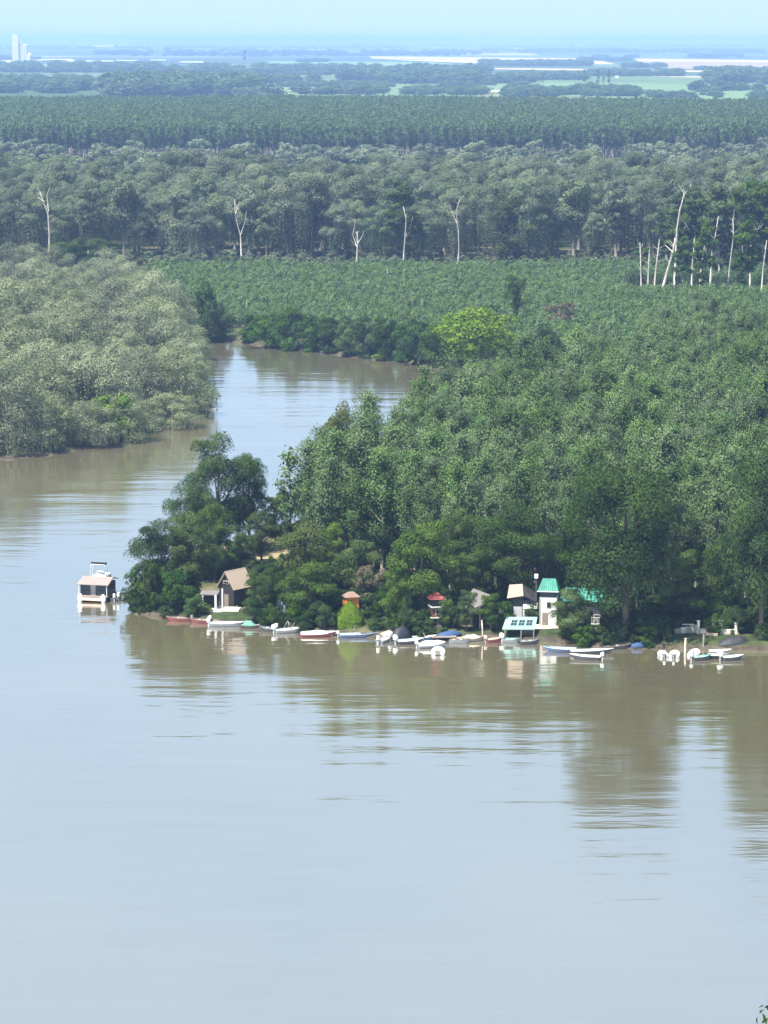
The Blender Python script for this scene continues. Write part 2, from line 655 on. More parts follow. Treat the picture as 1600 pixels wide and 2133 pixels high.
def make_broadleaf(seed, nvar, h, w, lo, nclump, nleaf, size, leafm, barkm, squeeze=1.0, out=0.7, rcl=(0.13, 0.215), thin=1):
    K = Kind(h, w)
    for q in range(nvar):
        rng = np.random.default_rng(seed * 100 + q)
        C = []
        zc, rz_, rx_ = h * (1 + lo) / 2, h * (1 - lo) / 2, w / 2
        while len(C) < nclump:
            d_ = unit(rng.normal(size=(1, 3)))[0]
            rr = rng.uniform(0.35, 0.86)
            p = d_ * rr
            f = 1.0 if p[2] > -0.2 else 1.0 + 0.35 * p[2]
            c = np.array([p[0] * rx_ * f * rng.uniform(0.75, 1.1), p[1] * rx_ * f * rng.uniform(0.75, 1.1), zc + p[2] * rz_])
            if all(np.linalg.norm((c - x) / np.array([w, w, w])) > 0.115 for x in C):
                C.append(c)
        C = np.array(C)
        rad = rng.uniform(*rcl, nclump) * w
        Rad = np.stack([rad, rad, rad * 0.98 * squeeze], 1)
        tints = rng.uniform(0.1, 0.9, nclump)
        c2, r2, idx = sub_clumps(rng, C, Rad)
        p1 = blob_leaves(rng, C, Rad * 0.85, nleaf * 0.3 / nclump, size, out=out, tints=tints)
        p2 = blob_leaves(rng, c2, r2, nleaf * 0.65 / len(c2), size, out=out, bottom=0.35, tints=np.clip(tints[idx] + rng.normal(0, 0.1, len(idx)), 0, 1))
        v, f, t, sn = cat_arrays([p1, p2])
        crown = np_mesh('crown', v, f, leafm, t, normals=sn)
        NORMALS[crown.name] = sn
        far = np.argsort(-np.linalg.norm(C[:, :2], axis=1))[:9]
        trunk = tree_trunk(rng, h, 0.018 * h + 0.05, limbs=C[far]).mesh('trunk', barkm, True) if thin == 1 else tree_trunk(rng, h, 0.018 * h * thin, limbs=C[far]).mesh('trunk', barkm, True)
        K.var.append((trunk, crown))
    return K


def fix_counts(fn):
    return fn


def make_willow(seed, nvar, h, w, leafm, barkm, nleaf, size, ground_hug=False, nclump=26, rcl=(0.13, 0.20)):
    """billowing dome with hanging sprays"""
    K = Kind(h, w)
    for q in range(nvar):
        rng = np.random.default_rng(seed * 100 + q)
        C = []
        tries = 0
        while len(C) < nclump:
            tries += 1
            a, e = rng.uniform(0, 2 * math.pi), rng.uniform(-0.15, 1.0)
            z = e
            rr = math.sqrt(max(0.02, 1 - max(z, 0) ** 2)) * rng.uniform(0.55, 0.85)
            base = 0.46 if not ground_hug else 0.22
            c = np.array([math.cos(a) * rr * w / 2, math.sin(a) * rr * w / 2, h * (base + (0.86 - base) * max(z, -0.1))])
            if tries > 900 or all(np.linalg.norm((c - x) / w) > 0.19 for x in C):
                C.append(c)
        C = np.array(C)
        rad = rng.uniform(*rcl, nclump) * w
        Rad = np.stack([rad, rad, rad * rng.uniform(0.8, 1.15, nclump)], 1)
        tints = rng.uniform(0.1, 0.9, nclump)
        c2, r2, idx = sub_clumps(rng, C, Rad, 5, 0.46)
        p1 = blob_leaves(rng, C, Rad * 0.9, nleaf * 0.35 / nclump, size, 0.5, out=0.9, droop=0.8, tints=tints)
        p2 = blob_leaves(rng, c2, r2, nleaf * 0.4 / len(c2), size, 0.5, out=0.9, droop=0.8, tints=np.clip(tints[idx] + rng.normal(0, .1, len(idx)), 0, 1))
        # hanging sprays under the outer clumps
        ns = int(nleaf * 0.25 / 7)
        pick = rng.integers(0, nclump, ns)
        pick = pick[C[pick, 2] < h * 0.75]
        ns = len(pick)
        a = rng.uniform(0, 2 * math.pi, ns)
        sx = C[pick, 0] + np.cos(a) * Rad[pick, 0] * rng.uniform(0.3, 1, ns)
        sy = C[pick, 1] + np.sin(a) * Rad[pick, 1] * rng.uniform(0.3, 1, ns)
        ln = rng.uniform(0.12, 0.42, ns) * h
        tt = np.linspace(0.05, 1, 7)
        X = (sx[:, None] + rng.normal(0, 0.10, (ns, 7))).ravel()
        Y = (sy[:, None] + rng.normal(0, 0.10, (ns, 7))).ravel()
        Zz = (C[pick, 2][:, None] - Rad[pick, 2][:, None] * 0.2 - ln[:, None] * tt[None]).ravel()
        ok = Zz > 0.15
        Pp = np.stack([X, Y, Zz], 1)[ok]
        D = unit(np.stack([X, Y, 0 * X], 1)[ok])
        N = unit(D * 0.9 + rng.normal(0, 0.45, D.shape))
        Tt = np.tile([0, 0, -1.0], (len(Pp), 1)) + rng.normal(0, 0.15, (len(Pp), 3))
        p3 = leaves(rng, Pp, N, Tt, np.full(len(Pp), size * 1.35), 0.42, S=D + 0.4 * N, tint=np.clip(np.repeat(tints[pick], 7)[ok] + rng.normal(0, .1, len(Pp)), 0, 1))
        v, f, t, sn = cat_arrays([p1, p2, p3])
        crown = np_mesh('crown', v, f, leafm, t, normals=sn)
        NORMALS[crown.name] = sn
        trunk = tree_trunk(rng, h, 0.02 * h + 0.08, 0.05, limbs=C[np.argsort(C[:, 2])[::3]][:9]).mesh('trunk', barkm, True)
        K.var.append((trunk, crown))
    return K


def make_poplar(seed, nvar, h, w, leafm, barkm, nbranch, per, size, bare=0.25, spread=0.34, asc=0.9):
    """slim plantation tree: many rising twigs, leaves in loose tufts along them"""
    K = Kind(h, w)
    for q in range(nvar):
        rng = np.random.default_rng(seed * 100 + q)
        z0 = h * (bare + (0.93 - bare) * rng.random(nbranch) ** 0.9)
        a = rng.uniform(0, 2 * math.pi, nbranch)
        f = (z0 - h * bare) / (h * (1 - bare))
        ln = (w / 2) * (0.45 + 0.75 * np.sin(np.pi * np.clip(f * 0.82 + 0.16, 0, 1))) * rng.uniform(0.7, 1.25, nbranch)
        dirs = unit(np.stack([np.cos(a), np.sin(a), asc * rng.uniform(0.6, 1.5, nbranch)], 1))
        tt = rng.random((nbranch, per)) ** 0.7
        P = np.stack([0 * z0, 0 * z0, z0], 1)[:, None, :] + dirs[:, None, :] * (ln[:, None] * tt)[:, :, None]
        P = P + rng.normal(0, spread, P.shape)
        P = P.reshape(-1, 3)
        top = rng.normal(0, 0.28, (per * 3, 3)) + np.array([0, 0, h * 0.93])
        top[:, 2] += rng.uniform(-0.1, 0.07, per * 3) * h
        P = np.concatenate([P, top])
        D = unit(np.stack([P[:, 0], P[:, 1], (P[:, 2] - h * 0.45) * 0.3], 1))
        N = unit(D * 0.55 + rng.normal(0, 0.55, P.shape) + np.array([0, 0, 0.3]))
        T = rng.normal(0, 0.6, P.shape) + np.array([0, 0, 0.8])
        tn = np.clip(np.concatenate([np.repeat(rng.uniform(0.1, 0.9, nbranch), per), np.full(per * 3, 0.6)]) + rng.normal(0, 0.15, len(P)), 0, 1)
        v, f_, t, sn = leaves(rng, P, N, T, np.full(len(P), size), 0.6, tn, S=D * 0.9 + 0.3 * N)
        crown = np_mesh('crown', v, f_, leafm, t, normals=sn)
        NORMALS[crown.name] = sn
        pick = rng.integers(0, nbranch, 8)
        limbs = [np.array([0, 0, z0[i]]) + dirs[i] * ln[i] * 0.9 for i in pick]
        mb = MB()
        mb.tube([(0, 0, -0.4), (rng.normal(0, .1), rng.normal(0, .1), h * 0.4), (rng.normal(0, .15), rng.normal(0, .15), h * 0.92)],
                [0.010 * h + 0.03, 0.008 * h, 0.02], 6)
        for i, e in zip(pick, limbs):
            mb.tube([(0, 0, z0[i] - 0.1), e], [0.05, 0.015], 4)
        K.var.append((mb.mesh('trunk', barkm, True), crown))
    return K


bark_grey = paint('bark_grey', (0.20, 0.175, 0.145), 0.9, 0.35, 2.5, bump=0.5, stretch=(3, 3, 0.6))
bark_dark = paint('bark_dark', (0.085, 0.068, 0.052), 0.95, 0.35, 2.5, bump=0.5, stretch=(3, 3, 0.6))
bark_pale = paint('bark_pale', (0.38, 0.35, 0.31), 0.85, 0.4, 1.2, bump=0.3, stretch=(3, 3, 0.5))
L_dark = leaf_mat('leaf_dark', (0.024, 0.05, 0.016), (0.07, 0.118, 0.03))
L_mid = leaf_mat('leaf_mid', (0.036, 0.068, 0.02), (0.1, 0.15, 0.042))
L_olive = leaf_mat('leaf_olive', (0.062, 0.086, 0.034), (0.125, 0.15, 0.056))
L_pop = leaf_mat('leaf_poplar', (0.056, 0.102, 0.042), (0.142, 0.2, 0.088), rnd=0.35)
L_wil = leaf_mat('leaf_willow', (0.13, 0.158, 0.09), (0.25, 0.28, 0.17), rnd=0.5)
L_wil2 = leaf_mat('leaf_band', (0.088, 0.122, 0.072), (0.19, 0.22, 0.138), rnd=0.5)
L_yel = leaf_mat('leaf_yellow_green', (0.085, 0.15, 0.028), (0.17, 0.24, 0.05), vary=0.06)
L_lime = leaf_mat('leaf_lime', (0.085, 0.145, 0.03), (0.17, 0.235, 0.055))
L_field = leaf_mat('leaf_field', (0.072, 0.13, 0.052), (0.13, 0.196, 0.082), rnd=0.4)
L_far = leaf_mat('leaf_far', (0.0525, 0.0938, 0.035), (0.0975, 0.1438, 0.0575), rnd=0.4)
L_tan = leaf_mat('leaf_dry', (0.115, 0.11, 0.075), (0.17, 0.155, 0.11))

K_big = make_broadleaf(1, 4, 20, 13, -0.02, 32, 30000, 0.29, L_dark, bark_dark, rcl=(0.14, 0.235))
K_mid = make_broadleaf(2, 4, 14, 10, -0.04, 24, 21000, 0.26, L_mid, bark_dark)
K_olive = make_broadleaf(3, 2, 14, 11, -0.02, 26, 15000, 0.30, L_olive, bark_grey)
K_bush = make_broadleaf(4, 4, 5, 6.5, -0.2, 16, 7000, 0.28, L_dark, bark_dark)
K_bushy = make_broadleaf(5, 2, 5, 6.5, -0.2, 16, 7000, 0.26, L_lime, bark_dark)
K_yel = make_broadleaf(6, 2, 15, 17, 0.02, 34, 9000, 0.62, L_yel, bark_grey)
K_pop = make_poplar(7, 6, 16, 4.4, L_pop, bark_grey, 60, 68, 0.27)
K_popf = make_poplar(8, 4, 18, 4.8, L_pop, bark_grey, 46, 30, 0.52, bare=0.12)
K_wil = make_willow(9, 5, 13, 12, L_wil, bark_grey, 17000, 0.32, True, 22, (0.14, 0.22))
K_band = make_willow(10, 5, 26, 14, L_wil2, bark_dark, 15000, 0.48, False, 15, (0.16, 0.25))
K_oval = make_broadleaf(18, 3, 26, 11, 0.2, 26, 8000, 0.60, L_wil2, bark_grey, rcl=(0.16, 0.26))
K_gpop = make_broadleaf(19, 4, 18, 8, 0.08, 22, 17000, 0.24, L_pop, bark_grey, rcl=(0.16, 0.26))
K_tall = make_broadleaf(11, 3, 27, 10, 0.04, 34, 9000, 0.55, L_mid, bark_pale, rcl=(0.11, 0.19), thin=0.5)
K_bank = make_broadleaf(12, 4, 9, 9, -0.18, 20, 6500, 0.46, L_dark, bark_dark)
K_field = make_poplar(13, 4, 5.0, 2.4, L_field, bark_grey, 20, 15, 0.38, bare=0.03, spread=0.3)
K_far = make_poplar(14, 4, 22, 6.0, L_far, bark_grey, 26, 14, 1.1, bare=0.30, spread=0.5)
K_scrub = make_broadleaf(15, 4, 14, 12, -0.02, 24, 3200, 0.95, L_wil2, bark_grey)
K_line = make_broadleaf(16, 3, 16, 16, -0.05, 14, 700, 2.2, L_far, bark_dark, rcl=(0.22, 0.34))
K_red = make_broadleaf(17, 1, 10, 8, -0.05, 20, 4200, 0.4, L_tan, bark_grey)

RNG = np.random.default_rng(77)


def plant(name, K, loc, h, w=None, label=None, group=None, cat='tree', var=None, rz=None, parts=True):
    """one tree as a thing: an Empty at its foot that parents trunk and crown"""
    var = int(RNG.integers(len(K.var))) if var is None else var % len(K.var)
    tr, cr = K.var[var]
    sz = h / K.h
    sx = (w / K.w) if w else sz * RNG.uniform(0.9, 1.1)
    e = empty(name, loc, RNG.uniform(0, 6.28) if rz is None else rz, label, cat, group)
    e.scale = (sx, sx, sz)
    for nm, me in (('trunk', tr), ('crown', cr)):
        p = bpy.data.objects.new(nm, me)
        COL.objects.link(p)
        p.parent = e
    return e


def at(u, v, z=None):
    g = G(u, v)
    return Vector((g.x, g.y, gz(g.x, g.y) - 0.1 if z is None else z))


def plant_px(name, K, u, vb, vt, wpx, label, group=None, cat='tree', **kw):
    p = at(u, vb)
    h = max(1.5, top_z(p.y, vt) - p.z)
    return plant(name, K, p, h, wpx * mpp(vb), label, group, cat, **kw)


# the trees of the near bank, each with a label of its own (foot pixel, top row, crown width)
NEAR = [
    ('willow_bush', K_bush, 300, 1276, 1150, 100, 'dark leafy bush overhanging the water at the tip of the wooded point'),
    ('broadleaf_tree', K_big, 335, 1258, 1075, 150, 'dark broadleaf tree on the tip of the point, beside the moored houseboat'),
    ('broadleaf_tree', K_mid, 410, 1262, 1052, 140, 'round dark tree with a hollow shadowed crown, at the left of the thatched cottage'),
    ('willow_bush', K_bush, 365, 1284, 1190, 90, 'low dark bush on the bank above the two red rowing boats'),
    ('broadleaf_tree', K_big, 400, 1205, 985, 110, 'dark tree on the far side of the point, below the two tall crowns'),
    ('poplar_tree', K_big, 455, 1172, 888, 150, 'tall dark tree standing alone above the point, its top against the side channel'),
    ('poplar_tree', K_big, 520, 1160, 908, 92, 'slimmer of the two tall dark trees above the point'),
    ('lime_bush', K_bushy, 425, 1288, 1256, 40, 'small bright green bush on the bank at the bow of the white skiff'),
    ('broadleaf_tree', K_mid, 540, 1296, 1170, 90, 'green bushy tree growing right beside the thatched cottage'),
    ('willow_tree', K_olive, 640, 1262, 1085, 150, 'olive green drooping tree behind the light blue boards'),
    ('broadleaf_tree', K_mid, 640, 1305, 1158, 145, 'dark tree with glossy leaf sprays over the white boat with the red bottom'),
    ('poplar_tree', K_popf, 606, 1195, 930, 62, 'narrow upright tree with a forked top beside the gap of water'),
    ('broadleaf_tree', K_mid, 745, 1262, 1105, 110, 'mid green tree standing behind the orange lookout hut'),
    ('tan_tree', K_red, 775, 1280, 1165, 70, 'thin greyish tree with dry foliage beside the orange lookout hut'),
    ('broadleaf_tree', K_mid, 880, 1309, 1064, 165, 'round domed green tree over the narrow hut with the red roof'),
    ('broadleaf_tree', K_mid, 830, 1312, 1180, 80, 'dark small tree at the edge of the domed tree, above the covered boat'),
    ('broadleaf_tree', K_big, 1065, 1290, 1045, 170, 'large leafy tree behind the mint green boathouse roof'),
    ('broadleaf_tree', K_mid, 990, 1298, 1130, 90, 'dark tree hanging over the old grey boathouse'),
    ('oak_tree', K_big, 1300, 1340, 905, 265, 'largest tree of the bank, with a huge crown over the teal roofed house'),
    ('broadleaf_tree', K_mid, 1196, 1338, 1226, 112, 'bush-like dark tree in front of the white house corner'),
    ('broadleaf_tree', K_big, 1195, 1288, 1060, 110, 'dark tree directly behind the teal roofed white house'),
    ('broadleaf_tree', K_mid, 1410, 1318, 1130, 120, 'dark tree between the huge crown and the white terrace walls'),
    ('willow_bush', K_bush, 1415, 1312, 1262, 85, 'low spreading bush over the sandy retaining wall'),
    ('oak_tree', K_big, 1585, 1345, 915, 185, 'tall tree with a yellowish top at the end of the bank beside the white terrace'),
    ('broadleaf_tree', K_mid, 1500, 1312, 1080, 110, 'dark green tree rising behind the white terrace walls'),
    ('broadleaf_tree', K_big, 1690, 1348, 980, 200, 'dark tree half out of the picture past the white terrace'),
    ('broadleaf_tree', K_mid, 690, 1240, 1080, 105, 'mid green tree between the olive tree and the orange hut'),
    ('broadleaf_tree', K_mid, 960, 1285, 1060, 110, 'mid green tree between the domed tree and the old boathouse'),
    ('lime_bush', K_bush, 785, 1322, 1285, 60, 'green bush spilling to the water beside the cone of creeper'),
    ('willow_bush', K_bush, 1345, 1346, 1290, 70, 'dark bush in the shade under the huge crown'),
    ('willow_bush', K_bush, 1255, 1344, 1300, 40, 'small dark bush beside the white garden ornament'),
    ('broadleaf_tree', K_mid, 545, 1186, 1066, 88, 'rounded dark tree in front of the dry clearing, left of the olive tree'),
    ('willow_bush', K_bush, 470, 1212, 1120, 80, 'dark bush above the tan roof of the cottage'),
    ('broadleaf_tree', K_mid, 1022, 1327, 1226, 58, 'dark small tree hanging over the front of the grey roofed boathouse'),
    ('willow_bush', K_bush, 1502, 1321, 1252, 74, 'tallest dark bush in the middle behind the white terrace'),
    ('broadleaf_tree', K_mid, 928, 1322, 1248, 36, 'slim dark bush tree beside the narrow red roofed hut'),
    ('willow_bush', K_bush, 886, 1318, 1262, 30, 'little dark bush at the foot of the narrow red roofed hut'),
    ('broadleaf_tree', K_mid, 575, 1150, 1012, 82, 'dark tree filling the gap below the sliver of open channel'),
    ('broadleaf_tree', K_mid, 500, 1212, 1098, 78, 'small dark tree above the tan roofed cottage, before the dry clearing'),
    ('broadleaf_tree', K_mid, 448, 1226, 1050, 95, 'dark tree rising just behind the tan roofed cottage'),
    ('broadleaf_tree', K_big, 640, 1170, 985, 90, 'dark tree next to the narrow upright tree at the gap of water'),
    ('broadleaf_tree', K_mid, 972, 1326, 1222, 56, 'dark shrubby tree hiding the side of the grey roofed boathouse'),
    ('willow_bush', K_bush, 1034, 1324, 1268, 42, 'dark bush between the grey roofed boathouse and the mint roof'),
    ('willow_bush', K_bush, 1470, 1318, 1268, 60, 'dark bush behind the parapet of the white terrace'),
    ('willow_bush', K_bush, 1528, 1322, 1262, 66, 'dark bush overhanging the end pillar of the white terrace'),
    ('willow_tree', K_olive, 715, 1080, 832, 92, 'arching olive tree whose crown stands out against the side channel'),
    ('poplar_tree', K_popf, 885, 1010, 765, 70, 'tall poplar at the back edge of the plantation, its top against the channel'),
]
for i, (nm, K, u, vb, vt, w, lab) in enumerate(NEAR):
    plant_px(nm, K, u, vb, vt, w, lab, cat='bush' if 'bush' in nm else 'tree', var=i)


def scatter(poly_px, spacing, jitter=0.38, seed=1, in_water=1.0):
    """points on a jittered grid inside a patch of ground given by its corners"""
    rng = np.random.default_rng(seed)
    poly = np.array([G(u, v)[:2] for u, v in poly_px])
    lo, hi = poly.min(0), poly.max(0)
    gx, gy = np.meshgrid(np.arange(lo[0], hi[0], spacing), np.arange(lo[1], hi[1], spacing))
    p = np.stack([gx.ravel(), gy.ravel()], 1)
    p[:, 0] += (np.floor((p[:, 1] - lo[1]) / spacing) % 2) * spacing / 2
    p += rng.uniform(-jitter, jitter, p.shape) * spacing
    ok = (poly_sd(p, poly) > 0) & (poly_sd(p, WP) < -in_water)
    return p[ok]


PROTO_COLS = {}


def proto_collection(name, K):
    """source meshes for the masses nobody could count (trunk and crown joined)"""
    c = bpy.data.collections.new(name)
    for i, (tr, cr) in enumerate(K.var):
        nt, nc = len(tr.vertices), len(cr.vertices)
        vt = np.empty(nt * 3, np.float32); tr.vertices.foreach_get('co', vt)
        vc = np.empty(nc * 3, np.float32); cr.vertices.foreach_get('co', vc)
        tr_n = np.array([x.vector[:] for x in tr.vertex_normals])
        ft = [tuple(p.vertices) for p in tr.polygons if len(p.vertices) == 4]
        fc = np.empty(nc, np.int32); cr.loops.foreach_get('vertex_index', fc)
        F_ = np.concatenate([fc.reshape(-1, 4), np.array(ft) + nc])
        tint = np.empty(nc, np.float32); cr.attributes['tint'].data.foreach_get('value', tint)
        me = np_mesh('tree_source', np.concatenate([vc.reshape(-1, 3), vt.reshape(-1, 3)]), F_, cr.materials[0], np.concatenate([tint, np.zeros(nt)]), normals=np.concatenate([NORMALS[cr.name], tr_n]))
        me.materials.append(tr.materials[0])
        mi = np.zeros(len(F_), np.int32); mi[nc // 4:] = 1
        me.polygons.foreach_set('material_index', mi)
        o_ = bpy.data.objects.new('tree_source', me)
        c.objects.link(o_)
    return c


def mass(name, K, pts, hs, label, cat, wf=(0.9, 1.15), seed=3):
    """a wood or crop that reads as one mass: one object, trees set on its points"""
    rng = np.random.default_rng(seed)
    k = len(pts)
    zz = np.array([0.6] * k) if pts[:, 1].min() > 1500 else land_z(pts)
    me = bpy.data.meshes.new(name)
    me.vertices.add(k)
    me.vertices.foreach_set('co', np.column_stack([pts, zz - 0.1]).astype(np.float32).ravel())
    sz = hs / K.h
    sx = sz * rng.uniform(*wf, k)
    a = me.attributes.new('scl', 'FLOAT_VECTOR', 'POINT')
    a.data.foreach_set('vector', np.stack([sx, sx, sz], 1).astype(np.float32).ravel())
    a = me.attributes.new('rot', 'FLOAT_VECTOR', 'POINT')
    a.data.foreach_set('vector', np.stack([rng.normal(0, .03, k), rng.normal(0, .03, k), rng.uniform(0, 6.28, k)], 1).astype(np.float32).ravel())
    a = me.attributes.new('pick', 'INT', 'POINT')
    a.data.foreach_set('value', rng.integers(0, len(K.var), k).astype(np.int32))
    ob = bpy.data.objects.new(name, me)
    COL.objects.link(ob)
    if id(K) not in PROTO_COLS:
        PROTO_COLS[id(K)] = proto_collection(name + '_source', K)
    ng = bpy.data.node_groups.new(name, 'GeometryNodeTree')
    ng.interface.new_socket('Geometry', in_out='INPUT', socket_type='NodeSocketGeometry')
    ng.interface.new_socket('Geometry', in_out='OUTPUT', socket_type='NodeSocketGeometry')
    N_, L_ = ng.nodes, ng.links
    gi, go = N_.new('NodeGroupInput'), N_.new('NodeGroupOutput')
    ci = N_.new('GeometryNodeCollectionInfo')
    ci.inputs['Collection'].default_value = PROTO_COLS[id(K)]
    ci.inputs['Separate Children'].default_value = True
    ci.inputs['Reset Children'].default_value = True
    ip = N_.new('GeometryNodeInstanceOnPoints')
    ip.inputs['Pick Instance'].default_value = True
    for nm, typ, sock in (('scl', 'FLOAT_VECTOR', 'Scale'), ('rot', 'FLOAT_VECTOR', 'Rotation'), ('pick', 'INT', 'Instance Index')):
        na = N_.new('GeometryNodeInputNamedAttribute')
        na.data_type = typ
        na.inputs['Name'].default_value = nm
        src = [s_ for s_ in na.outputs if s_.enabled][0]
        L_.new(src, ip.inputs[sock])
    L_.new(gi.outputs[0], ip.inputs['Points'])
    L_.new(ci.outputs[0], ip.inputs['Instance'])
    L_.new(ip.outputs[0], go.inputs[0])
    md = ob.modifiers.new('trees', 'NODES')
    md.node_group = ng
    return tag(ob, label, cat, kind='stuff')


def in_frame(p, h, margin=40):
    u, v = proj(p[0], p[1], h)
    return -margin < u < 1600 + margin


# ---- undergrowth under the bank trees
UND_POLY = [(268, 1280), (345, 1290), (440, 1300), (560, 1313), (700, 1325), (800, 1332), (1000, 1332), (1110, 1334), (1250, 1351), (1400, 1355), (1760, 1359),
            (1760, 1270), (1150, 1262), (880, 1240), (700, 1205), (620, 1190), (560, 1215), (540, 1200), (470, 1205), (380, 1190), (300, 1230)]
up_ = scatter(UND_POLY, 1.9, 0.4, 71, -0.15)
OPEN = [(408, 520, 1215, 1300), (575, 600, 1270, 1300), (700, 812, 1298, 1326), (885, 925, 1304, 1330), (970, 1040, 1308, 1330), (1035, 1175, 1306, 1340), (1222, 1262, 1312, 1345), (1392, 1590, 1327, 1362)]
keep_ = []
for p in up_:
    u, v = proj(p[0], p[1], 0.5)
    if not any(a < u < b_ and c < v < d_ for a, b_, c, d_ in OPEN):
        keep_.append(p)
up_ = np.array(keep_)
mass('undergrowth', K_bush, up_, RNG.uniform(1.3, 3.4, len(up_)), 'dark leafy undergrowth filling the bank below the trees', 'undergrowth', wf=(0.7, 1.0))

# ---- poplar plantation on the point and behind it
PLANT_POLY = [(640, 1225), (700, 1232), (880, 1262), (1150, 1285), (1300, 1298), (1760, 1305), (1900, 790), (1500, 765), (1330, 765), (1330, 860),
              (1120, 905), (985, 940), (900, 1000), (780, 1050), (680, 1095), (630, 1150)]
pp = scatter(PLANT_POLY, 4.3, 0.45, 11, 2.0)
hs = RNG.normal(16.3, 2.5, len(pp)).clip(10, 21.5) - np.clip((pp[:, 1] - 600) / 40, 0, 3.5)
hs += 1.6 * vnoise(pp, 22, 3.0)
order = np.argsort(pp[:, 1])
shown, rest = [], []
FRONT = [(u, vb, vt, w) for _, K, u, vb, vt, w, _ in NEAR if vb > 1230]
ppz = land_z(pp) - 0.1
for i in order:
    tu, tv = proj(pp[i, 0], pp[i, 1], hs[i] * 0.9)
    blocked = any(abs(tu - u) < w * 0.45 and tv > vt + 0.12 * (vb - vt) for u, vb, vt, w in FRONT)
    (shown if (len(shown) < 300 and not blocked and -20 < tu < 1620) else rest).append(i)
for i in shown:
    plant('plantation_poplar', K_pop, (pp[i, 0], pp[i, 1], ppz[i]), hs[i], None,
          'slender poplar in the dense plantation behind the boats', 'poplars of the riverside plantation')
gp = scatter([(660, 1150), (760, 1100), (960, 1010), (1250, 960), (1640, 960), (1640, 1270), (1200, 1262), (820, 1225), (690, 1205)], 11.0, 0.45, 81, 3.0)
for p in gp:
    if RNG.random() < 0.72:
        plant('broad_poplar', K_gpop, (p[0], p[1], gz(*p) - 0.1), RNG.uniform(15.5, 21), RNG.uniform(6, 9.5), 'broad crowned poplar rising among the slender plantation trees', 'broad poplars among the plantation')
rest = [i for i in rest if in_frame(pp[i], 10, 160)]
mass('poplar_wood', K_pop, pp[rest], hs[rest], 'dense mass of slender poplars filling the land behind the bank trees', 'wood')

# ---- willows of the island across the channel
ISL_POLY = [(-260, 985), (-60, 974), (0, 968), (100, 960), (205, 942), (318, 907), (376, 894), (404, 858), (392, 800), (384, 750), (388, 712), (368, 690), (330, 650), (260, 600), (-260, 582)]
ip_ = scatter(ISL_POLY, 10.0, 0.4, 21, -1.5)
ip_ = np.array([p for p in ip_ if in_frame(p, 8, 110)])
ih = RNG.normal(12.8, 3.0, len(ip_)).clip(7.5, 20)
edge = -poly_sd(ip_, WP)
ih *= np.where(edge < 5, 0.72, 1.0)
ih *= 1 - 0.22 * np.clip((ip_[:, 1] - 820) / 160, 0, 1)
order = np.argsort(ip_[:, 1])
keep = order[:235]
ipz = land_z(ip_) - 0.2
for i in keep:
    plant('willow_tree', K_wil, (ip_[i, 0], ip_[i, 1], ipz[i]), ih[i], (6 + ih[i] * 0.55) * RNG.uniform(0.9, 1.25),
          'grey green billowing willow in the thicket across the side channel', 'willows across the side channel')
for u, v, h_, lab in ((62, 800, 14, 'brownish half bare tree standing out of the grey willow thicket'), (20, 640, 13, 'greyish brown dry crown near the rear of the willow thicket'), (300, 690, 12, 'small brownish crown in the middle of the willow thicket')):
    plant('dry_tree', K_red, at(u, v), h_, h_ * 0.75, lab)
if len(order) > 235:
    r_ = order[235:]
    mass('willow_thicket', K_wil, ip_[r_], ih[r_], 'rear of the grey green willow thicket across the channel', 'wood')

ORD = ['first','second','third','fourth','fifth','sixth','seventh','eighth','ninth','tenth','eleventh','twelfth','thirteenth','fourteenth','fifteenth','sixteenth']
# ---- bushes along the far bank of the channel
FB = [(440, 711, 88, 62), (462, 707, 60, 70), (520, 712, 36, 60), (560, 722, 70, 84), (605, 726, 92, 84), (650, 729, 80, 80), (690, 734, 66, 74), (728, 740, 70, 70),
      (762, 744, 92, 78), (800, 748, 96, 80), (838, 752, 84, 74), (872, 758, 100, 84), (905, 764, 92, 78)]
for k, (u, v, hp, wp) in enumerate(FB):
    plant_px('bank_tree', K_bank, u, v + 3, v - hp, wp, ORD[k] + ' dark rounded tree along the far bank, counted from the channel bend', 'trees on the far bank of the channel', var=k)
for k in range(16):
    u = 540 + k * 26 + RNG.uniform(-8, 8)
    plant_px('bank_tree', K_bank, u, 700 + 0.13 * (u - 540), 700 + 0.13 * (u - 540) - RNG.uniform(45, 75), RNG.uniform(50, 75), ORD[k] + ' dark tree of the second row behind the far bank, from the bend', 'second row on the far bank')
plant_px('lime_bush', K_bushy, 795, 751, 728, 44, 'small yellow green bush at the water of the far channel bank', cat='bush')
plant_px('ash_tree', K_yel, 998, 772, 642, 205, 'bright yellow green tree spreading over the end of the side channel')
plant_px('ash_tree', K_yel, 930, 762, 672, 95, 'smaller yellow green tree leaning to the water beside the bright spreading one')
plant_px('bank_tree', K_bank, 1150, 770, 680, 90, 'dark green tree with a yellow touch behind the bright spreading tree')
plant_px('ash_tree', K_yel, 1185, 765, 700, 66, 'yellow green crown at the back of the poplar plantation')
plant_px('broadleaf_tree', K_mid, 1072, 690, 562, 62, 'dark upright tree standing alone at the edge of the sapling field')
plant_px('tan_tree', K_red, 1165, 710, 620, 70, 'reddish brown dry tree at the corner of the sapling field')
plant_px('bank_tree', K_bank, 430, 690, 580, 60, 'dark tree behind the willows where the channel bends')
plant_px('lime_bush', K_bushy, 243, 918, 790, 130, 'bright green rounded bush among the grey willows at the water')

